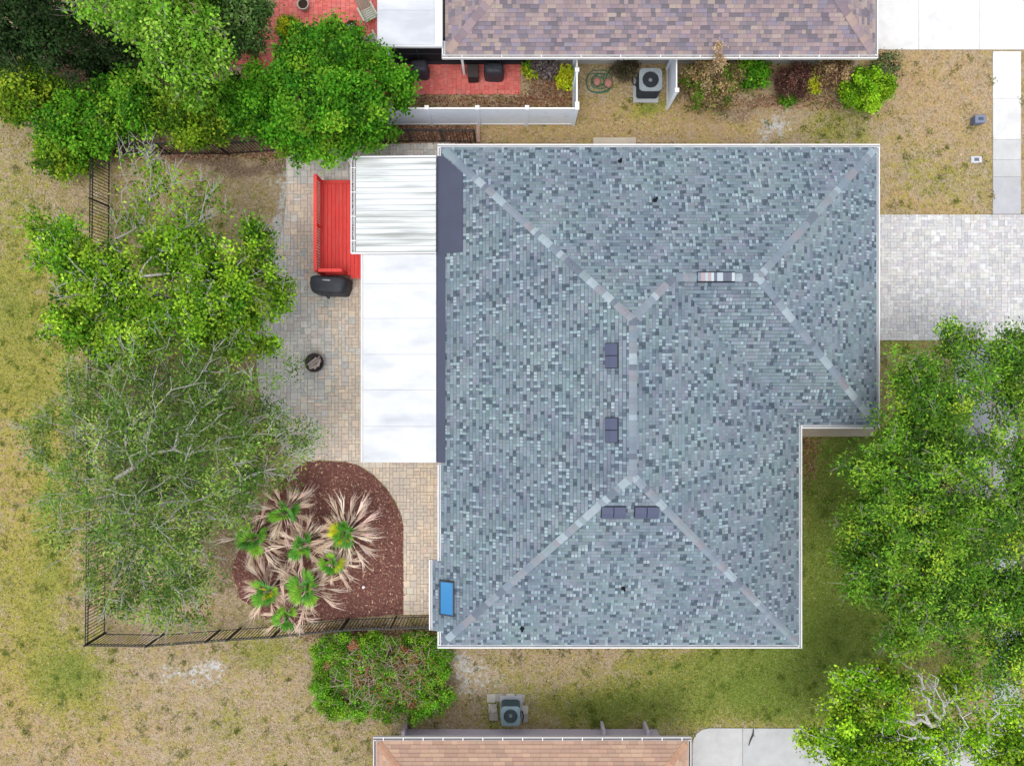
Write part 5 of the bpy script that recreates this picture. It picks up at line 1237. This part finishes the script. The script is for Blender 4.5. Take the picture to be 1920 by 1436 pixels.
lo_ = leaf_object('leaf_litter', C, rr.uniform(.06, .13, n), rr.uniform(.03, .07, n), D, rr.normal(size=(n, 3)) * .35 + np.array([0, 0, 1.]), lc_[rr.integers(0, 6, n)] * rr.uniform(.8, 1.2, (n, 1)), None)
tag(lo_, 'reddish brown fallen leaves scattered along the fences and garden beds', 'leaves', kind='stuff')

# ------------------------------------------------------------------ fan palms
def frond_mesh(kind, seed):
    r = random.Random(seed); mb = MB()
    pl, span, ll, nl = (.34, 1.15, .55, 18) if kind == 'green' else (.60, .17, .95, 9)
    dz = -.12 if kind == 'dry' else .02
    mb.tube([(0, 0, 0), (pl * .5, 0, .04 + dz * .3), (pl, 0, dz)], [.016, .013, .010], 4, (.9, .85, .6) if kind == 'green' else (1, 1, 1), False)
    for k in range(nl):
        t = -1 + 2 * (k + .5) / nl; an = t * span + r.uniform(-.04, .04); l_ = ll * (1 - .25 * t * t) * r.uniform(.85, 1.1); wd = .035 if kind == 'green' else .014
        d = Vector((math.cos(an), math.sin(an), 0)); s = Vector((-d.y, d.x, 0)) * wd; o = Vector((pl, 0, dz)); fold = Vector((0, 0, .02 if k % 2 else -.01))
        drop = -.10 if kind == 'green' else r.uniform(-.45, -.15); cr = r.uniform(.8, 1.15)
        p1 = o + d * l_ * .55 + fold + Vector((0, 0, drop * .25)); p2 = o + d * l_ + Vector((0, 0, drop)) + (Vector((r.uniform(-.16, .1), r.uniform(-.2, .2), 0)) if kind == 'dry' else Vector())
        mb.mesh([o, p1 + s, p2, p1 - s, p1 + Vector((0, 0, .015))], [(0, 4, 1), (0, 3, 4), (1, 4, 2), (4, 3, 2)], (cr, cr, cr * .95))
    return mb.data('frond', M['leaf'])
FG = [frond_mesh('green', k) for k in range(3)]; FD = [frond_mesh('dry', 10 + k) for k in range(4)]
gcol = [Lc(110, 170, 60), Lc(88, 148, 54), Lc(136, 184, 64), Lc(100, 158, 76)]; ycol = [Lc(196, 196, 50), Lc(176, 186, 54)]
dcol = [(.86, .70, .61), (.78, .62, .53), (.92, .80, .70), (.74, .58, .46), (.84, .66, .58)]
pal = [(534, 960, 1.7, .85, 'fan palm at the top of the clump closest to the airy tree', 9, 16), (476, 1007, 1.5, .95, 'fan palm at the far left of the clump', 11, 11), (568, 1021, 1.9, .8, 'fan palm in the middle of the clump among dry fronds', 9, 16),
       (648, 1001, 2.0, 1.0, 'large fan palm at the right of the clump over open mulch', 12, 18), (623, 1054, 1.7, .85, 'narrow bright fan palm below the large right hand one', 9, 13), (503, 1105, 1.4, .9, 'fan palm with pale dry fronds at the lower left of the clump', 10, 15),
       (576, 1102, 1.7, .95, 'yellow tinged green fan palm in the lower middle of the clump', 12, 12), (537, 1152, 1.5, .8, 'lowest fan palm of the clump leaning over the black fence', 9, 11)]
for k, (px, py, z, sc, lb_, ng, nd) in enumerate(pal):
    r = random.Random(300 + k); x, y, _ = P(px, py, z); t = thing('fan_palm', lb_, 'palm', (x, y, .014), group='fan palms in the mulch bed')
    mb = MB(); mb.tube([(0, 0, 0), (.03, .02, z * .5), (0, 0, z)], [.16, .13, .11], 9, A(120, 100, 84)); local(mb, 'trunk', M['bark'], t)
    for i in range(ng):
        an = i * 2.4 + r.uniform(-.4, .4); el = R(78 - 62 * (i / ng)) ; o = bpy.data.objects.new('frond', r.choice(FG)); COL.objects.link(o); o.parent = t
        o.location = (0, 0, z); o.rotation_euler = (r.uniform(-.8, .8), -el, an + r.uniform(-.5, .5)); s = sc * r.uniform(.7, 1.2); o.scale = (s, s, s); o.color = (*(r.choice(ycol) if r.random() < .08 else r.choice(gcol)), 1)
    for i in range(int(nd * 3.0)):
        an = i * 2.4 + r.uniform(-.6, .6); el = R(r.uniform(-30, 18)); o = bpy.data.objects.new('dry_frond', r.choice(FD)); COL.objects.link(o); o.parent = t
        o.location = (0, 0, z - .08); o.rotation_euler = (r.uniform(-.9, .9), -el, an + r.uniform(-.5, .5)); s = sc * r.uniform(.55, 1.35); o.scale = (s, s, s); o.color = (*jit(r, r.choice(dcol), .12), 1)

# ------------------------------------------------------------------ grass: short blades over the lawns
gr_ = np.random.default_rng(55); n = 210000
x = gr_.uniform(-23.2, 23.2, n); y = gr_.uniform(-17.2, 17.2, n)
ix = np.clip(np.searchsorted(gx, x), 0, len(gx) - 1); iy = np.clip(np.searchsorted(gy, y), 0, len(gy) - 1)
g_f, s_f, d_f, o_f = green[iy, ix], sand[iy, ix], dirt[iy, ix], gold[iy, ix]
keep = gr_.random(n) > np.clip(s_f * 1.3 + d_f * .9, 0, .97)
def np_inside(x, y, poly):
    c = np.zeros(len(x), bool)
    for i in range(len(poly)):
        a, b = poly[i - 1], poly[i]
        if a[1] == b[1]: continue
        c ^= ((a[1] > y) != (b[1] > y)) & (x < (b[0] - a[0]) * (y - a[1]) / (b[1] - a[1]) + a[0])
    return c
def rect(px0, py0, px1, py1): return [P2(px0, py0), P2(px1, py0), P2(px1, py1), P2(px0, py1)]
for poly in (patio, mul, drv, redp, lowd, ins, rect(1590, -200, 2090, 95), rect(1861, 90, 1914, 1400), rect(1790, 640, 1858, 1012), rect(745, 1366, 1240, 1500), rect(985, -100, 1640, 124), rect(1440, 770, 1640, 818), rect(740, -100, 990, 120)):
    keep &= ~np_inside(x, y, poly)
x, y, g_f, o_f = x[keep], y[keep], g_f[keep], o_f[keep]; n = len(x)
ti = gr_.choice(n, 900, replace=False); tk = np.repeat(ti, gr_.integers(8, 34, 900)); ts = np.repeat(0, len(tk))
sp_ = gr_.uniform(.05, .16, 900)[np.searchsorted(np.sort(ti), np.sort(tk)) % 900]
x = np.concatenate([x, x[tk] + gr_.normal(size=len(tk)) * sp_]); y = np.concatenate([y, y[tk] + gr_.normal(size=len(tk)) * sp_]); weed = np.concatenate([np.zeros(n, bool), np.ones(len(tk), bool)])
g_f = np.concatenate([g_f, g_f[tk] + .35]); n = len(x)
pt = vnoise(x, y, 1.6, 81) * .5 + vnoise(x, y, 5.5, 82) * .5
isg = (pt * .8 + gr_.random(n) * .45 - .12) < g_f
gc = np.array([A(136, 144, 56), A(170, 168, 80), A(118, 138, 50), A(190, 182, 96), A(150, 164, 64)]); dc = np.array([A(224, 196, 158), A(208, 176, 138), A(238, 216, 184), A(192, 160, 124), A(232, 200, 152)])
lsh = np.clip((g_f - .62) / .43, 0, 1)[:, None] * .8; gc_ = gc[gr_.integers(0, 5, n)]; gc_ = gc_ * (1 - lsh) + np.array(A(128, 162, 56)) * lsh
col = np.where(isg[:, None], gc_, dc[gr_.integers(0, 5, n)]) * gr_.uniform(.95, 1.45, (n, 1))
col[weed] *= .62
C = np.stack([x, y, gr_.uniform(.005, .05, n) + weed * .02], -1); D = gr_.normal(size=(n, 3)); D[:, 2] = np.abs(D[:, 2]) * .35; Nn = gr_.normal(size=(n, 3)) * .4 + np.array([0, 0, 1.])
go_ = leaf_object('grass', C, gr_.uniform(.06, .17, n), gr_.uniform(.018, .04, n), D, Nn, col, None)
tag(go_, 'short patchy lawn grass, tan and green, around the houses', 'grass', kind='stuff')

# a dark stick lying on the lower driveway
a = Vector(P(1413, 1366, .06)); b = Vector(P(1404, 1397, .05)); mb = MB()
mb.tube([a, a + (b - a) * .35 + Vector((.04, 0, .02)), a + (b - a) * .7, b], [.018, .035, .03, .015], 6, A(84, 78, 74)); mb.tube([a + (b - a) * .35, a + (b - a) * .5 + Vector((.16, .05, .03))], [.02, .008], 5, A(84, 78, 74))
tag(mb.build('stick', M['bark']), 'short dark stick lying on the grey lower driveway', 'stick')
